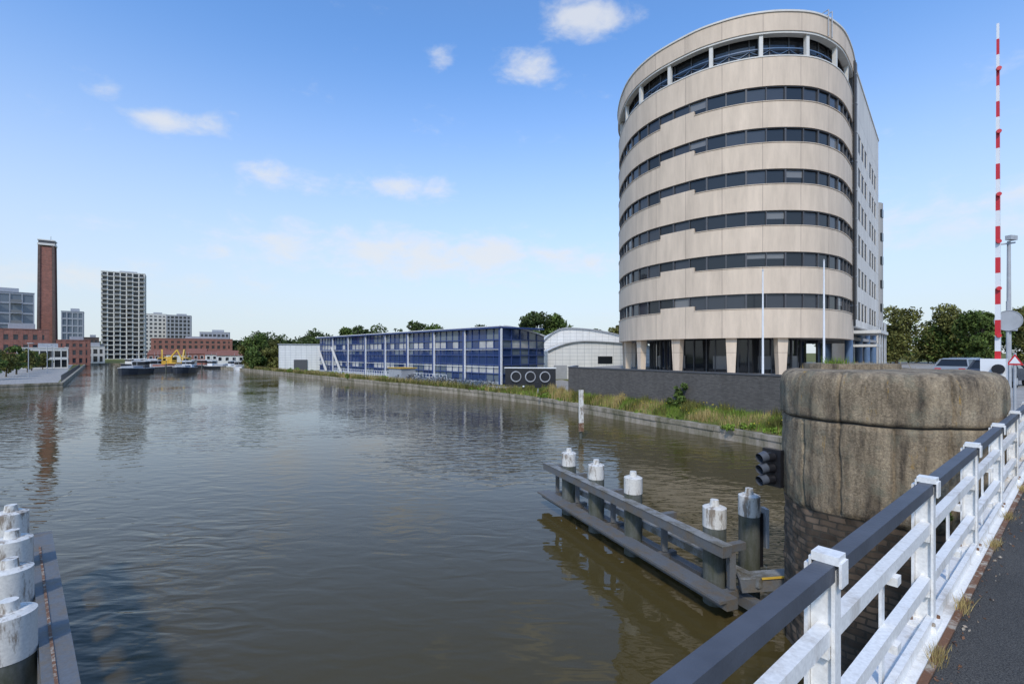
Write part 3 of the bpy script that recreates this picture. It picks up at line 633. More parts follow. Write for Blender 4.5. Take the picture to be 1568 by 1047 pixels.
g=Group('metal_fence')
q0=A+no*3.6+tt*8
for i in range(46):
    c=q0+tt*i*0.9; g.p('posts','wht').cyl((c.x,c.y,LZ),(c.x,c.y,LZ+1.2),0.035,None,6)
c=q0+tt*45*0.9
for z in (0.4,0.75,1.18): g.p('rails','wht').beam((q0.x,q0.y,LZ+z),(c.x,c.y,LZ+z),0.05,0.05)
g.make()
def bike_mesh():
    p=Part('bicycle',M['black'])
    for x in (-0.52,0.52):
        p.torus((x,0,0.34),(0,1,0),0.32,0.025,20,5)
        for k in range(6):
            an=k*math.pi/6; p.cyl((x-0.31*math.cos(an),0,0.34-0.31*math.sin(an)),(x+0.31*math.cos(an),0,0.34+0.31*math.sin(an)),0.006,None,4,False)
    for q,r in (((-0.52,0,0.34),(-0.1,0,0.3)),((-0.1,0,0.3),(-0.2,0,0.85)),((-0.1,0,0.3),(0.36,0,0.8)),((-0.18,0,0.75),(0.36,0,0.85)),((0.52,0,0.34),(0.34,0,1.0)),((-0.52,0,0.34),(-0.18,0,0.75))): p.cyl(q,r,0.022,None,6)
    p.cyl((0.34,-0.28,1.02),(0.34,0.28,1.02),0.018,None,6); p.box((-0.22,0,0.9),(0.26,0.14,0.06)); p.box((-0.5,0,0.7),(0.35,0.1,0.03))
    return p
bm0=bike_mesh().make(); bmes=bm0.data; bpy.data.objects.remove(bm0)
bm2=bmes.copy(); bm2.materials.clear(); bm2.materials.append(M['bluesteel'])
for i in range(30):
    o=bpy.data.objects.new('bicycle',random.choice([bmes,bmes,bm2])); scene.collection.objects.link(o)
    c=A+no*random.uniform(4.6,6.0)-tt*(4-i*0.75+random.uniform(-0.1,0.1)); o.location=(c.x,c.y,LZ+0.01); o.rotation_euler=(random.uniform(-0.08,0.08),0,random.uniform(0.5,1.0))
g=Group('bicycle_rack')
for i in range(24):
    c=A+no*5.3-tt*(4-i*0.9); g.p('hoops','metal').torus((c.x,c.y,LZ+0.3),(tt.x,tt.y,0),0.42,0.025,16,5)
g.make()

# ---------------------------------------------------------------- generic distant buildings
def block(name,x,y,w,depth,zt,floors,bays,wall='pale',gl='gl2',rz=0,zb=LZ,slab=0.35,pier=0.3,balc=False,prj=0.25,roof=True,balmat='pale'):
    g=Group(name)
    g.p('glazing',gl).box((0,0,(zt+zb)/2),(w-2*prj,depth-2*prj,zt-zb-0.1))
    fh=(zt-zb)/floors
    for k in range(floors+1):
        z=zb+k*fh; h=slab*fh; g.p('floor_bands',wall).box((0,0,z if k<floors else z-h/2),(w,depth,h))
    for i in range(bays+1):
        px=-w/2+w*i/bays; pw=pier*w/bays; px=max(-w/2+pw/2,min(w/2-pw/2,px))
        for sy in (-1,1): g.p('piers',wall).box((px,sy*(depth/2-prj/2+0.02),(zt+zb)/2-0.05),(pw,prj+0.05,zt-zb))
    nd=max(1,int(bays*depth/w))
    for i in range(nd+1):
        py=-depth/2+depth*i/nd; pw=pier*depth/nd; py=max(-depth/2+pw/2,min(depth/2-pw/2,py))
        for sx in (-1,1): g.p('piers',wall).box((sx*(w/2-prj/2+0.02),py,(zt+zb)/2-0.06),(prj+0.05,pw,zt-zb))
    if balc:
        for k in range(1,floors):
            z=zb+k*fh
            for i in range(bays):
                if (i%2)==0: px=-w/2+w*(i+0.5)/bays; g.p('balconies',balmat).box((px,-depth/2-0.7,z),(w/bays*0.9,1.4,0.25)); g.p('balcony_fronts','gl3').box((px,-depth/2-1.38,z+0.6),(w/bays*0.88,0.06,1.0))
    if roof: g.p('roof_plant','grey').box((w*0.1,0,zt+fh*0.25),(w*0.4,depth*0.4,fh*0.5-0.01)); g.p('roof_edge',wall).box((0,0,zt+0.12),(w+0.3,depth+0.3,0.2))
    g.loc=(x,y+depth*0.4,0); g.rz=rz; return g.make()
block('apartment_tower',-276,338,24,16,56,19,7,'pale','gl1',0.60,balc=True,slab=0.16,pier=0.2,prj=0.8)
block('glass_office_block',-179,163,18,12,20.8,7,6,'grey','bgl2',0.85,balc=True,slab=0.16,pier=0.10,balmat='grey')
block('glass_apartment_block',-217,235,8,10,20,7,4,'grey','bgl2',0.7,slab=0.2,pier=0.2)
block('brick_workshop',-148,140,14,10,6.8,3,7,'brick','gl2',0.83,slab=0.4,pier=0.5)
block('white_pavilion',-129,131,10,5,1.2,2,7,'pale','gl1',0.78,slab=0.25,pier=0.15)
block('dark_low_office',-191,216,5,9,6.7,4,3,'dbrick','gl2',0.73)
block('white_apartment_block',-299,400,15,14,32,11,5,'pale','gl2',0.64,slab=0.45,pier=0.4)
block('grey_apartment_block',-280.5,402,17,14,31,11,6,'grey','gl1',0.55,slab=0.3,pier=0.3)
block('red_brick_block',-177,264,37,12,7.5,4,14,'brick','gl1',0.55,slab=0.4,pier=0.5)
block('grey_rooftop_office',-178,286,15,10,12,5,7,'grey','gl2',0.5)
block('grey_shed',-219,250,8,8,4,2,4,'grey','gl1',0.7)
block('brick_warehouse',-163,176,9,9,4.5,3,5,'brick','gl2',0.8,slab=0.4,pier=0.5)
block('white_quay_house',-176,200,8,7,2.5,2,4,'pale','gl1',0.7,slab=0.3,pier=0.35)
def house(name,x,y,w,d,h,rh,wall='pale',rz=0):
    g=Group(name); g.loc=(x,y,LZ); g.rz=rz
    g.p('walls',wall).box((0,0,h/2),(w,d,h))
    r=g.p('roof','tile'); 
    for s in (-1,1): r.face([(-w/2-.2,s*(d/2+.3),h-0.1),(w/2+.2,s*(d/2+.3),h-0.1),(w/2+.2,0,h+rh),(-w/2-.2,0,h+rh)][::s])
    for s in (-1,1): g.p('gables',wall).face([(s*w/2,-d/2,h),(s*w/2,d/2,h),(s*w/2,0,h+rh-0.1)])
    for i in range(int(w/2.2)):
        px=-w/2+1.2+i*2.2; g.p('windows','gl1').box((px,-d/2-0.01,h*0.62),(1.0,0.12,1.2)); g.p('frames','wht').box((px,-d/2-0.005,h*0.62),(1.2,0.08,1.4))
    g.p('chimney','brick').box((w*0.3,0,h+rh),(0.6,0.6,1.4)); g.make()
for i in range(6): house('white_house' if i%2 else 'brick_house',-150+i*7.3,206+i*1.0,7,8,random.uniform(3.2,4.2),random.uniform(1.2,2.2),'pale' if i%2 else 'brick',0.4+random.uniform(-.1,.1))
house('white_house',-103,178,9,8,3.4,1.8,'pale',0.4); house('brick_house',-193,204,9,8,3.6,2,'brick',0.6)
g=Group('brick_chimney_tower'); g.loc=(-183.5,191,0); g.rz=0.6
g.p('shaft','brick').hexa([(-2.3,-2.3,LZ),(2.3,-2.3,LZ),(2.3,2.3,LZ),(-2.3,2.3,LZ)],[(-2.0,-2.0,41.5),(2.0,-2.0,41.5),(2.0,2.0,41.5),(-2.0,2.0,41.5)])
for sx in (-1,1):
    for sy in(-1,1): g.p('corner_piers','dbrick').hexa([(sx*2.3-.4,sy*2.3-.4,LZ),(sx*2.3+.4,sy*2.3-.4,LZ),(sx*2.3+.4,sy*2.3+.4,LZ),(sx*2.3-.4,sy*2.3+.4,LZ)],[(sx*2.-.35,sy*2.-.35,42),(sx*2.+.35,sy*2.-.35,42),(sx*2.+.35,sy*2.+.35,42),(sx*2.-.35,sy*2.+.35,42)])
g.p('cap','pale').box((0,0,42.4),(5.0,5.0,0.8)); g.p('cap_upper','mull').box((0,0,43.3),(4.5,4.5,1.0)); g.p('cap_rim','pale').box((0,0,44.0),(5.0,5.0,0.4)); g.p('aerials','metal').cyl((1,0,44.2),(1,0,46),0.1,None,6); g.make()

p=Part('quay_paving',M['pave']); p.face([(x,y,LZ+0.006) for x,y in [(-66.2,70.5),(-69.8,65.6),(-110,67),(-175,140),(-166,183)]][::-1]); p.make()
for (x,y) in [(-80,84),(-95,103),(-112,122),(-130,145)]:
    g=Group('street_lamp'); g.p('pole','metal').cyl((x-4,y,LZ),(x-4,y,LZ+6),0.07,0.05,8); g.p('head','grey').box((x-3.6,y,LZ+6),(1.0,0.3,0.12)); g.make()
for i in range(9): tree('quayside_tree',-84-i*8+random.uniform(-1,1),77+i*10,LZ,random.uniform(4,6),2.1,1500,0.25,'leafC' if i%2 else 'leafA')
g=Group('quay_railing')
for i in range(60):
    x=lerp(-66.5,-125,i/59); y=lerp(72,140.5,i/59); g.p('posts','mull').cyl((x-0.6,y,LZ),(x-0.6,y,LZ+1.0),0.04,None,6)
g.p('rail','mull').beam((-67.1,72,LZ+1),(-125.6,140.5,LZ+1),0.06,0.06); g.make()

# ---------------------------------------------------------------- boats
def boat(name,x,y,L_,W_,rz,hh=1.3,crane=None,cabin='pale',deck='grey',hullm='hull'):
    g=Group(name); g.loc=(x,y,WZ); g.rz=rz; h=g.p('hull',hullm); n=12; secs=[]
    for i in range(n+1):
        f=i/n; w=W_/2*(min(1,(1-f)*4.0)**0.6)*(0.85+0.15*min(1,f*5)); sh=hh*(1+0.25*f**3)
        xx=(f-0.5)*L_; secs.append([(xx,-w,sh),(xx-0.0,-w*0.85,-0.3),(xx,w*0.85,-0.3),(xx,w,sh)])
    for i in range(n):
        a_,b_=secs[i],secs[i+1]
        for k in range(3): h.face([a_[k],b_[k],b_[k+1],a_[k+1]][::-1])
        g.p('deck',deck).face([a_[0],b_[0],b_[3],a_[3]]); 
        for k in (0,3): g.p('rub_strake','wht').beam(a_[k],b_[k],0.08,0.1)
    h.face(secs[0])
    g.p('cabin',cabin).box((-L_*0.28,0,hh+0.8),(L_*0.22,W_*0.6,1.6)); g.p('cabin_windows','gl1').box((-L_*0.28,0,hh+1.1),(L_*0.225,W_*0.62,0.55)); g.p('cabin_roof','wht').box((-L_*0.28,0,hh+1.66),(L_*0.25,W_*0.68,0.1))
    g.p('hold_cover',deck).box((L_*0.1,0,hh+0.3),(L_*0.4,W_*0.6,0.6))
    g.p('mast','metal').cyl((-L_*0.1,0,hh),(-L_*0.1,0,hh+4.0),0.06,0.03,6)
    if crane:
        g.p('crane_cab','yellow').box((L_*0.1,0,hh+1.5),(2.6,2,1.8)); g.p('crane_boom','yellow').beam((L_*0.1,0,hh+2.2),(L_*0.26,0,hh+4.6),0.35,0.4); g.p('crane_boom','yellow').beam((L_*0.26,0,hh+4.6),(L_*0.38,0,hh+1.6),0.3,0.35); g.p('crane_window','gl1').box((L_*0.1,0,hh+1.8),(2.62,1.8,0.6))
    g.make()
boat('barge',-89,114,12,4.2,-1.3,1.3,hullm='hull',cabin='mull')
boat('work_barge',-103,142,15,4.5,-0.9,1.2,True,deck='yellow'); boat('work_barge',-96,143,14,4.2,-1.2,1.2,True,deck='mull')
boat('tugboat',-82,121,9,3.6,-1.3,1.3,cabin='wht'); boat('barge',-120,165,24,5.0,-0.2,1.2,cabin='pale'); boat('house_boat',-98,160,18,4.6,-0.3,0.9,cabin='brick',deck='pale')
boat('motor_boat',-126,163,10,3.4,-0.9,1.0,cabin='wht',hullm='wht'); boat('work_barge',-110,154,14,4.5,-0.1,1.3,True,deck='yellow')
boat('motor_boat',-84,147,9,3,-0.7,0.9,cabin='wht',hullm='wht'); boat('motor_boat',-91,150,9,3,-0.3,0.9,cabin='wht'); boat('house_boat',-108,150,13,4,-0.4,1.0,cabin='wht',deck='mull')
boat('sailing_boat',-79,140,8,2.6,-0.9,0.8,cabin='pale',hullm='wht'); boat('barge',-93,128,14,4.2,-0.5,1.3,cabin='pale',deck='brick')
boat('motor_boat',-131,172,9,3,-0.6,0.9,cabin='wht',hullm='wht'); boat('house_boat',-140,182,14,4,-0.2,1.0,cabin='pale')
g=Group('mooring_post')
for x,y in [(-88,123),(-84,131),(-90,133),(-97,132)]: g.p('posts','pile').cyl((x,y,WZ-0.5),(x,y,WZ+2.2),0.16,None,10)
g.make()

# ---------------------------------------------------------------- trees
for x,y,h,r,m_ in [(-72,137,9.6,4.0,'leafA'),(-66,134,8.0,3.6,'leafC'),(-77,142,8.6,3.2,'leafC'),(-69,130,5.6,3.2,'leafA'),(-62,128,5.5,2.6,'leafC')]: tree('willow_tree',x,y,LZ,h,r,5000,0.3,m_,0.03,30)
tree('broadleaf_tree',5,130,LZ,15.5,6.2,8000,0.42,'leafB',0.3,34); tree('broadleaf_tree',11,133,LZ,15,6,6000,0.42,'leafA',0.3,30)
for x,y,h,r,m_ in [(-31,152,13.8,6,'leafB'),(-24,150,13.5,6,'leafA'),(-10,155,13,5,'leafB'),(-52,165,13,5,'leafB'),(-60,175,13.5,5,'leafA'),(-2,150,11.8,4.5,'leafB')]: tree('broadleaf_tree',x,y,LZ,h,r,4500,0.45,m_)
tree('broadleaf_tree',21.5,102,LZ,11.5,2.3,3000,0.3,'leafC'); tree('broadleaf_tree',18.2,104,LZ,9.6,1.8,2500,0.3,'leafB'); tree('broadleaf_tree',24,100,LZ,10,2.5,2500,0.3,'leafA')
treemass('distant_tree_line',[(-190,300),(-120,280),(-60,230),(0,200),(60,190)],LZ,[22,24,21,17,16],10,26000,0.8,'leafB',4)
treemass('distant_woodland',[(-420,480),(-240,460),(-120,420)],LZ,[22,24,22],10,9000,1.3,'leafB',8)
treemass('park_tree_belt',[(58,84),(75,80),(90,74),(110,70),(140,66)],PZ,[8,9.5,9.8,10.5,11],8,36000,0.3,'leafA',2.0)
for x,y,h,r,m_ in [(62,78,9.5,4,'leafC'),(70,72,8.6,3.6,'leafA'),(79,74,8.8,4,'leafC'),(86,70,9.6,4.2,'leafA'),(57,80,8,3,'leafA'),(74,82,10,5,'leafC')]: tree('park_tree',x,y,PZ,h,r,6000,0.25,m_,0.1,34)
treemass('low_hedge',[(27,30),(60,52)],PZ,[0.9,1.3],1.5,4000,0.12,'leafC',1.0)

# ---------------------------------------------------------------- cars
def car(x,y,rz,mat):
    g=Group('parked_car'); g.loc=(x,y,PZ+0.01); g.rz=rz
    prof=[(-2.2,0.35),(-2.25,0.75),(-2.1,0.98),(-1.5,1.0),(1.0,0.98),(1.9,0.85),(2.2,0.65),(2.2,0.35)]
    b=g.p('body',mat,0.04); n=len(prof)
    b.face([(p[0],-0.88,p[1]) for p in prof][::-1]); b.face([(p[0],0.88,p[1]) for p in prof])
    for i in range(n):
        j=(i+1)%n; b.face([(prof[i][0],-0.88,prof[i][1]),(prof[i][0],0.88,prof[i][1]),(prof[j][0],0.88,prof[j][1]),(prof[j][0],-0.88,prof[j][1])][::-1])
    g.p('windows','gl1',0.03).hexa([(-2.0,-.82,.98),(1.05,-.82,.98),(1.05,.82,.98),(-2.0,.82,.98)],[(-1.6,-.64,1.42),(0.25,-.64,1.42),(0.25,.64,1.42),(-1.6,.64,1.42)])
    g.p('roof',mat,0.03).hexa([(-1.68,-.68,1.4),(0.32,-.68,1.4),(0.32,.68,1.4),(-1.68,.68,1.4)],[(-1.5,-.58,1.48),(0.12,-.58,1.48),(0.12,.58,1.48),(-1.5,.58,1.48)])
    for s in (-1,1):
        for px,qx in ((1.05,0.3),(-0.6,-0.6),(-2.0,-1.65)): g.p('pillars',mat).beam((px,s*.83,.98),(qx,s*.66,1.42),0.07,0.06)
    for xx in (-1.35,1.35):
        for s in (-1,1): g.p('wheels','tyre').cyl((xx,s*0.7,0.32),(xx,s*0.92,0.32),0.33,None,20); g.p('rims','metal').cyl((xx,s*0.9,0.32),(xx,s*0.93,0.32),0.2,None,12)
    for s in(-.6,.6): g.p('lights','red').box((-2.24,s,0.8),(0.06,0.3,0.12)); g.p('headlights','wht').box((2.17,s,0.7),(0.08,0.32,0.12))
    g.make()
car(29.5,31.5,0.5,'carw'); car(27.0,26.8,0.6,'card'); car(34,36,0.5,'card')

# ---------------------------------------------------------------- bridge deck and railing
D=Vector((0.768,0.640)).normalized(); NO=Vector((-D.y,D.x))
def bp_(t,o): v=Vector((1.32,1.99)); base=v-NO*(v.dot(NO)); return base+D*t+NO*o
Z0=-1.82
def strip(part,o0,o1,z0,z1,ta,tb):
    q=[bp_(ta,o0),bp_(tb,o0),bp_(tb,o1),bp_(ta,o1)]
    part.hexa([(c.x,c.y,z0) for c in q],[(c.x,c.y,z1) for c in q])
BR=Group('bridge_deck')
strip(BR.p('asphalt','asph'),-11,0.575,Z0-0.35,Z0,-14,70)
BR.make()
R_=Group('bridge_railing')
strip(R_.p('rusty_edge','rust'),0.577,0.615,Z0-0.3,Z0+0.012,-14,16)
strip(R_.p('base_channel','white',0.006),0.617,0.80,Z0-0.25,Z0+0.02,-14,16)
strip(R_.p('base_upstand','white',0.005),0.665,0.70,Z0+0.022,Z0+0.09,-14,16)
ang=math.atan2(D.y,D.x)
for k in range(-6,9):
    tk=k*1.89
    P_=R_.p('posts','white',0.007)
    c=bp_(tk,0.672); P_.box((c.x,c.y,Z0+0.48),(0.07,0.014,0.92),ang)
    c=bp_(tk,0.722); P_.box((c.x,c.y,Z0+0.46),(0.014,0.082,0.88),ang)
    c=bp_(tk,0.772); P_.box((c.x,c.y,Z0+0.48),(0.07,0.014,0.92),ang)
    c=bp_(tk,0.70); R_.p('caps','white',0.01).box((c.x,c.y,-0.840),(0.085,0.10,0.035),ang)
    for o in (0.645,0.755):
        c=bp_(tk,o); P_.box((c.x,c.y,-0.895),(0.082,0.010,0.10),ang)
    for z in (0.60,0.24):
        c=bp_(tk,0.722); P_.box((c.x,c.y,Z0+z),(0.11,0.08,0.045),ang)
    c=bp_(tk,0.715); R_.p('foot_plates','white',0.006).box((c.x,c.y,Z0+0.035),(0.2,0.15,0.03),ang)
    for o in (0.66,0.775):
        for dt in(-0.075,0.075):
            c=bp_(tk+dt,o); R_.p('bolts','rust').cyl((c.x,c.y,Z0+0.05),(c.x,c.y,Z0+0.068),0.012,None,8)
    c=bp_(tk+0.945,0.735); P_.box((c.x,c.y,Z0+0.33),(0.055,0.014,0.62),ang)
    c=bp_(tk+0.945,0.70); P_.box((c.x,c.y,Z0+0.605),(0.075,0.085,0.045),ang); P_.box((c.x,c.y,Z0+0.245),(0.075,0.085,0.045),ang)
strip(R_.p('handrail','rail',0.012),0.665,0.735,-0.925,-0.858,-14,16)
strip(R_.p('upper_rail','white',0.012),0.68,0.735,Z0+0.63,Z0+0.70,-14,16)
strip(R_.p('lower_rail','white',0.012),0.68,0.735,Z0+0.27,Z0+0.34,-14,16)
R_.make()
W1=[]
for _ in range(1500):
    t=random.choice([0.55,0.62,1.5,2.4,4.1,5.3,7])+random.gauss(0,0.07); c=bp_(t,0.59+random.gauss(0,0.015)); W1.append((c.x,c.y,Z0))
blades('kerb_weeds',M['grassB'],W1,0.02,0.09,0.003,0.9)
C=[]
for _ in range(420):
    c=bp_(random.uniform(-1,9),0.565-abs(random.gauss(0,0.05))); C.append((c.x,c.y,Z0+0.008))
leafobj('kerb_leaf_litter',M['rust'],C,[0.01]*len(C),420,0.012,None,0.2)

# ---------------------------------------------------------------- concrete bridge pier
pc=(6.2,8.1); 
prof=[(0.0,-0.27)]+[(r,-0.27-0.01*r) for r in (0.4,0.8,1.1,1.25)]+[(1.36,-0.30),(1.43,-0.345),(1.47,-0.41),(1.49,-0.50)]+[(1.495,-0.5-0.055*i) for i in range(1,10)]+[(1.485,-1.035),(1.44,-1.05),(1.435,-1.075)]+[(1.465,-1.09-0.07*i) for i in range(0,20)]+[(1.455,-2.46),(1.425,-2.50)]+[(1.42,-2.55-0.1*i) for i in range(0,30)]
NA=480; V=[];F=[];UV=[];MI=[]
joints=[math.radians(x) for x in (-172,-148,-122,-96,-70,155)]
for (r,z) in prof:
    for k in range(NA):
        an=2*math.pi*k/NA-math.pi; d=0.0
        if r>1.3:
            d=0.014*noise.noise(Vector((3*math.cos(an),3*math.sin(an),z*2)))+0.016*noise.noise(Vector((11*math.cos(an),11*math.sin(an),z*7)))
            for ji,j in enumerate(joints):
                jj=j+0.03*noise.noise(Vector((ji*5,z*1.8,0)))
                if z>-2.5 and not (z>-1.08 and ji%2==0):
                    dd=abs(an-jj); d-=0.055*max(0,1-dd/0.020)
            if z<-2.4: d+=0.05*noise.noise(Vector((8*math.cos(an),8*math.sin(an),z*8)))
        V.append((pc[0]+(r+d)*math.cos(an),pc[1]+(r+d)*math.sin(an),z+(0.02*noise.noise(Vector((r*3*math.cos(an),r*3*math.sin(an),0))))+(0.05*noise.noise(Vector((2.5*math.cos(an),2.5*math.sin(an),9))) if z<-2.2 else 0)))
me=bpy.data.meshes.new('bridge_pier'); uvs=[]
for i in range(len(prof)-1):
    for k in range(NA):
        j=(k+1)%NA; F.append((i*NA+k,(i+1)*NA+k,(i+1)*NA+j,i*NA+j)); MI.append(1 if prof[i][1]<-2.48 else (2 if abs(prof[i][1]+1.05)<0.01 else 0))
        u0=k/NA*2*math.pi*1.45;u1=(k+1)/NA*2*math.pi*1.45; z0=prof[i][1];z1=prof[i+1][1]; uvs+=[u0,z0,u0,z1,u1,z1,u1,z0]
me.from_pydata(V,[],F); me.materials.append(M['pier']); me.materials.append(M['pierbrick']); me.materials.append(M['joint']); me.polygons.foreach_set('material_index',MI); me.polygons.foreach_set('use_smooth',[True]*len(F))
ul=me.uv_layers.new(name='UVMap'); ul.data.foreach_set('uv',uvs)
o=bpy.data.objects.new('bridge_pier',me); scene.collection.objects.link(o)
p=Part('pier_top_slab',M['pier']); p.bevel=0.03
p.prism([(pc[0]-0.2+0.75*math.cos(x)*random.uniform(0.9,1.1),pc[1]+0.5+0.6*math.sin(x)*random.uniform(0.9,1.1)) for x in np.linspace(0,6.28,12,endpoint=False)],-0.3,-0.19); p.make(name='pier_top_slab')
W1=[(5.62+random.gauss(0,0.10),8.4+random.gauss(0,0.10),-0.28) for _ in range(260)]
blades('pier_top_weeds',M['grassA'],W1,0.05,0.26,0.010,0.7)
W1=[(6.3+random.gauss(0,0.35),8.9+random.gauss(0,0.12),-0.28) for _ in range(300)]
blades('pier_top_dry_grass',M['grassB'],W1,0.04,0.15,0.008,0.8)
leafobj('pier_side_fern',M['leafA'],[(5.95,6.66,-2.25)],[0.09],120,0.035)

g=Group('navigation_signal'); x,y=4.62,8.62
g.p('backing','black',0.01).box((x+0.06,y+0.05,-2.05),(0.10,0.34,0.66),0.5)
for i in range(3):
    z=-1.85-0.2*i; g.p('lamps','black').cyl((x+0.02,y,z),(x-0.14,y-0.05,z),0.085,0.085,18); g.p('hoods','rail').cyl((x-0.13,y-0.05,z+0.02),(x-0.26,y-0.09,z-0.01),0.095,0.085,18,False)
g.p('bracket','metal').beam((x+0.1,y+0.05,-2.05),(5.0,8.5,-2.05),0.06,0.06); g.make()

# ---------------------------------------------------------------- fenders
def pile(g,x,y,ztop,r=0.22,white=0.48):
    g.p('piles','pile').cyl((x,y,WZ-1),(x,y,ztop-white),r,None,28)
    g.p('pile_heads','whitepile',0.012).cyl((x,y,ztop-white),(x,y,ztop-0.10),r+0.006,None,28)
    g.p('pile_heads','whitepile').cyl((x,y,ztop-0.10),(x,y,ztop-0.07),r+0.006,r*0.72,28)
    g.p('pile_caps','whitepile',0.01).cyl((x,y,ztop-0.07),(x,y,ztop+0.05),r*0.42,r*0.36,18)
G=Group('mooring_fender')
fd=Vector((2.8,-6.7)).normalized()
for (x,y) in [(1.78,15.1),(2.37,13.6),(3.02,12.05),(4.07,9.72)]: pile(G,x,y,-3.02+random.uniform(-0.03,0.03))
f0=Vector((1.12,15.85)); f1=Vector((4.0,8.98))
def fb(part,o,z,w,h,e0=0,e1=0):
    side=Vector((-fd.y,fd.x))
    a_=f0+side*o-fd*e0; b_=f1+side*o+fd*e1; G.p(*part).beam((a_.x,a_.y,z),(b_.x,b_.y,z),w,h)
fb(('upper_beam','beam',0.012),0.0,-3.70,0.22,0.20)
fb(('upper_beam_cap','beamlt',0.006),0.0,-3.593,0.25,0.012)
fb(('lower_beam','beam',0.012),0.0,-4.62,0.26,0.20,0.05,0.12)
fb(('walkway','beam',0.008),-0.22,-4.54,0.16,0.05,0.05,0.12)
fb(('inner_rail','beamlt',0.01),0.52,-4.25,0.14,0.16,-0.5,0.3)
fb(('inner_low_beam','beam',0.01),0.52,-4.72,0.2,0.2,-0.3,0.5)
side=Vector((-fd.y,fd.x))
for f in (0.03,0.2,0.45,0.72,0.975):
    c=f0.lerp(f1,f); e=c+side*0.6
    G.p('cross_beams','beam',0.01).beam((c.x+side.x*0.13,c.y+side.y*0.13,-3.72),(e.x,e.y,-3.72),0.14,0.14); G.p('cross_beams','beam',0.01).beam((c.x+side.x*0.14,c.y+side.y*0.14,-4.6),(e.x,e.y,-4.6),0.14,0.14)
    G.p('hanger_brackets','beam',0.01).beam((c.x+side.x*0.3,c.y+side.y*0.3,-3.8),(c.x+side.x*0.3,c.y+side.y*0.3,-4.5),0.12,0.12)
G.make()
G=Group('mooring_pile'); pile(G,4.88,9.95,-2.83,0.2,0.5); G.p('side_post','black',0.01).box((5.12,10.0,-3.85),(0.09,0.12,1.1)); G.p('side_plate','metal',0.01).box((5.22,9.98,-3.6),(0.07,0.2,0.8)); G.make()
G=Group('pier_guide_beam'); G.p('beam','beam',0.01).beam((4.3,9.15,-4.35),(5.35,8.9,-4.15),0.3,0.24); G.p('top_plate','beamlt').beam((4.3,9.15,-4.22),(5.35,8.9,-4.02),0.32,0.012)
G.p('yellow_edge','yellow').beam((4.6,8.90,-4.155),(5.3,8.74,-4.02),0.03,0.03); G.make()
G=Group('mooring_fender')
fd=Vector((4.24,-4.2)).normalized()
for (x,y) in [(-5.99,5.84),(-7.23,7.05),(-8.25,8.07),(-9.7,9.45)]: pile(G,x-0.06,y-0.03,-3.0+random.uniform(-0.04,0.04),0.25,0.62)
f0=Vector((-9.35,9.75)); f1=Vector((-4.1,4.62))
fb(('upper_beam','beam',0.012),-0.10,-3.72,0.30,0.26,0,1)
fb(('rust_top','rust',0.0),-0.14,-3.583,0.03,0.01,-1,0)
fb(('lower_beam','beam',0.012),-0.10,-4.6,0.28,0.22,0,1)
for f in (0.05,0.3,0.55,0.8):
    c=f0.lerp(f1,f)-Vector((-fd.y,fd.x))*0.08; G.p('struts','beam',0.01).beam((c.x,c.y,-3.86),(c.x,c.y,-4.5),0.14,0.14)
G.make()
g=Group('channel_marker_post'); g.p('board','whitepile',0.01).box((4.0,28,-3.1),(0.26,0.12,1.9),0.2); g.p('post','pile').cyl((4.0,28.1,WZ-1),(4.0,28.1,-2.4),0.09,None,14); g.p('foot','rust').box((4.0,28,-4.3),(0.28,0.14,0.5),0.2); g.make()

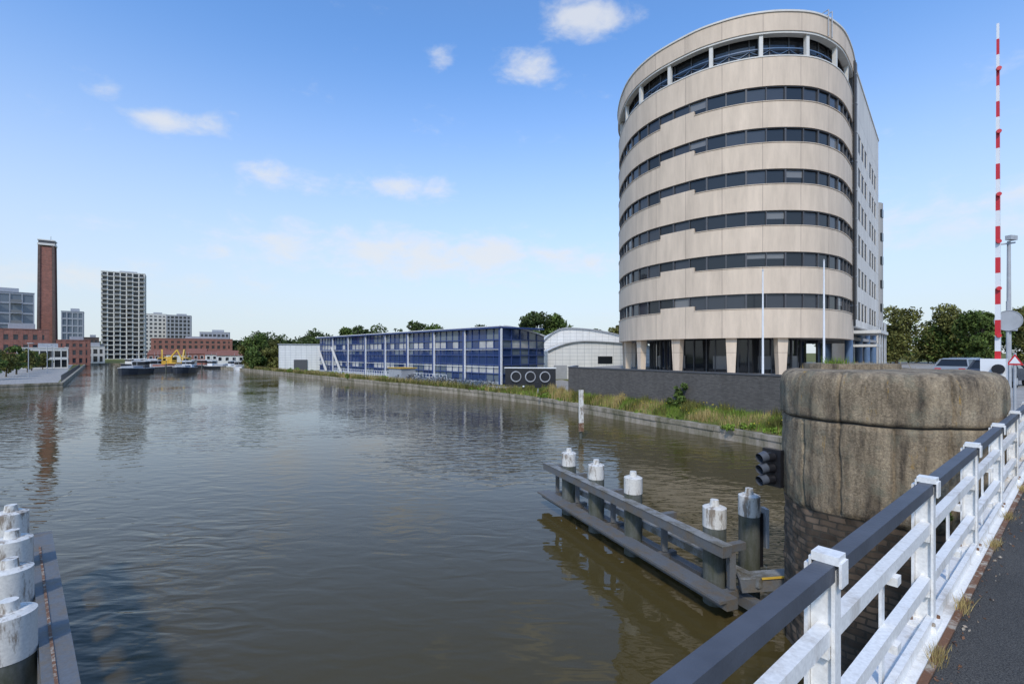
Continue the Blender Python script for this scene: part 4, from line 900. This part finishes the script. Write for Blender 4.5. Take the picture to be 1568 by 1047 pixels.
# ---------------------------------------------------------------- barrier, signs, lamp
g=Group('bridge_barrier'); x,y=12.06,12.0; n=22; zb0=-0.35; zt0=8.15
for i in range(n):
    z0=lerp(zb0,zt0,i/n);z1=lerp(zb0,zt0,(i+1)/n); w0=lerp(0.17,0.075,i/n); g.p('red_bands' if i%2==0 else 'white_bands','red' if i%2==0 else 'wht').box((x,y,(z0+z1)/2),(w0,w0*0.6,z1-z0-0.001),0.7)
for i in (2,5,8,11,15,19): z0=lerp(zb0,zt0,i/n); g.p('lamps','red').cyl((x-0.05,y-0.06,z0),(x-0.09,y-0.12,z0),0.05,None,12)
g.p('base','wht',0.02).box((x,y+0.1,-1.0),(0.5,0.45,1.7),0.7); g.p('hinge','black').cyl((x-0.2,y-0.2,-0.4),(x+0.2,y+0.15,-0.4),0.12,None,16); g.make()
g=Group('camera_mast'); x,y=20.55,20; g.p('pole','metal').cyl((x,y,PZ),(x,y,4.6),0.09,0.06,12); g.p('arm','metal').beam((x-0.5,y,4.45),(x+0.25,y,4.55),0.06,0.06); g.p('camera','metal',0.02).box((x+0.0,y-0.1,4.72),(0.42,0.2,0.18),0.3); g.p('junction_box','grey').box((x,y-0.12,1.2),(0.3,0.18,0.6)); g.make()
g=Group('round_traffic_sign'); x,y=14.45,14.1; g.p('pole','metal').cyl((x,y,PZ),(x,y,1.5),0.035,None,10); g.p('disc','metal').cyl((x-0.03,y-0.05,0.93),(x-0.01,y-0.03,0.93),0.29,None,32); g.p('rim','grey').torus((x-0.03,y-0.05,0.93),(-0.7,-0.7,0),0.29,0.012,32,6); g.make()
g=Group('triangular_warning_sign'); x,y=14.35,13.8; v=Vector((0.7,-0.7,0)); c=Vector((x,y,0))
tri=lambda s,o:[tuple(c+v*s+Vector((-o,-o,-0.35))),tuple(c-v*s+Vector((-o,-o,-0.35))),tuple(c+Vector((-o,-o,-0.35+s*1.75)))]
g.p('red_triangle','red').face(tri(0.18,0.03)); c=c+Vector((0,0,0.045)); g.p('white_triangle','wht').face(tri(0.115,0.034)); g.p('pole','metal').cyl((x,y,PZ),(x,y,0.0),0.035,None,10); g.make()
g=Group('bollard')
g.p('posts','black').cyl((1.2,50.5,LZ),(1.2,50.5,LZ+0.8),0.13,0.11,12); g.p('tops','wht').cyl((1.2,50.5,LZ+0.8),(1.2,50.5,LZ+0.9),0.12,0.08,12); g.make()
g=Group('navigation_sign'); g.p('board','black',0.01).box((2.6,48.2,-3.2),(0.7,0.08,0.6)); g.p('post','metal').cyl((2.6,48.3,LZ),(2.6,48.3,-2.9),0.05,None,8); g.make()
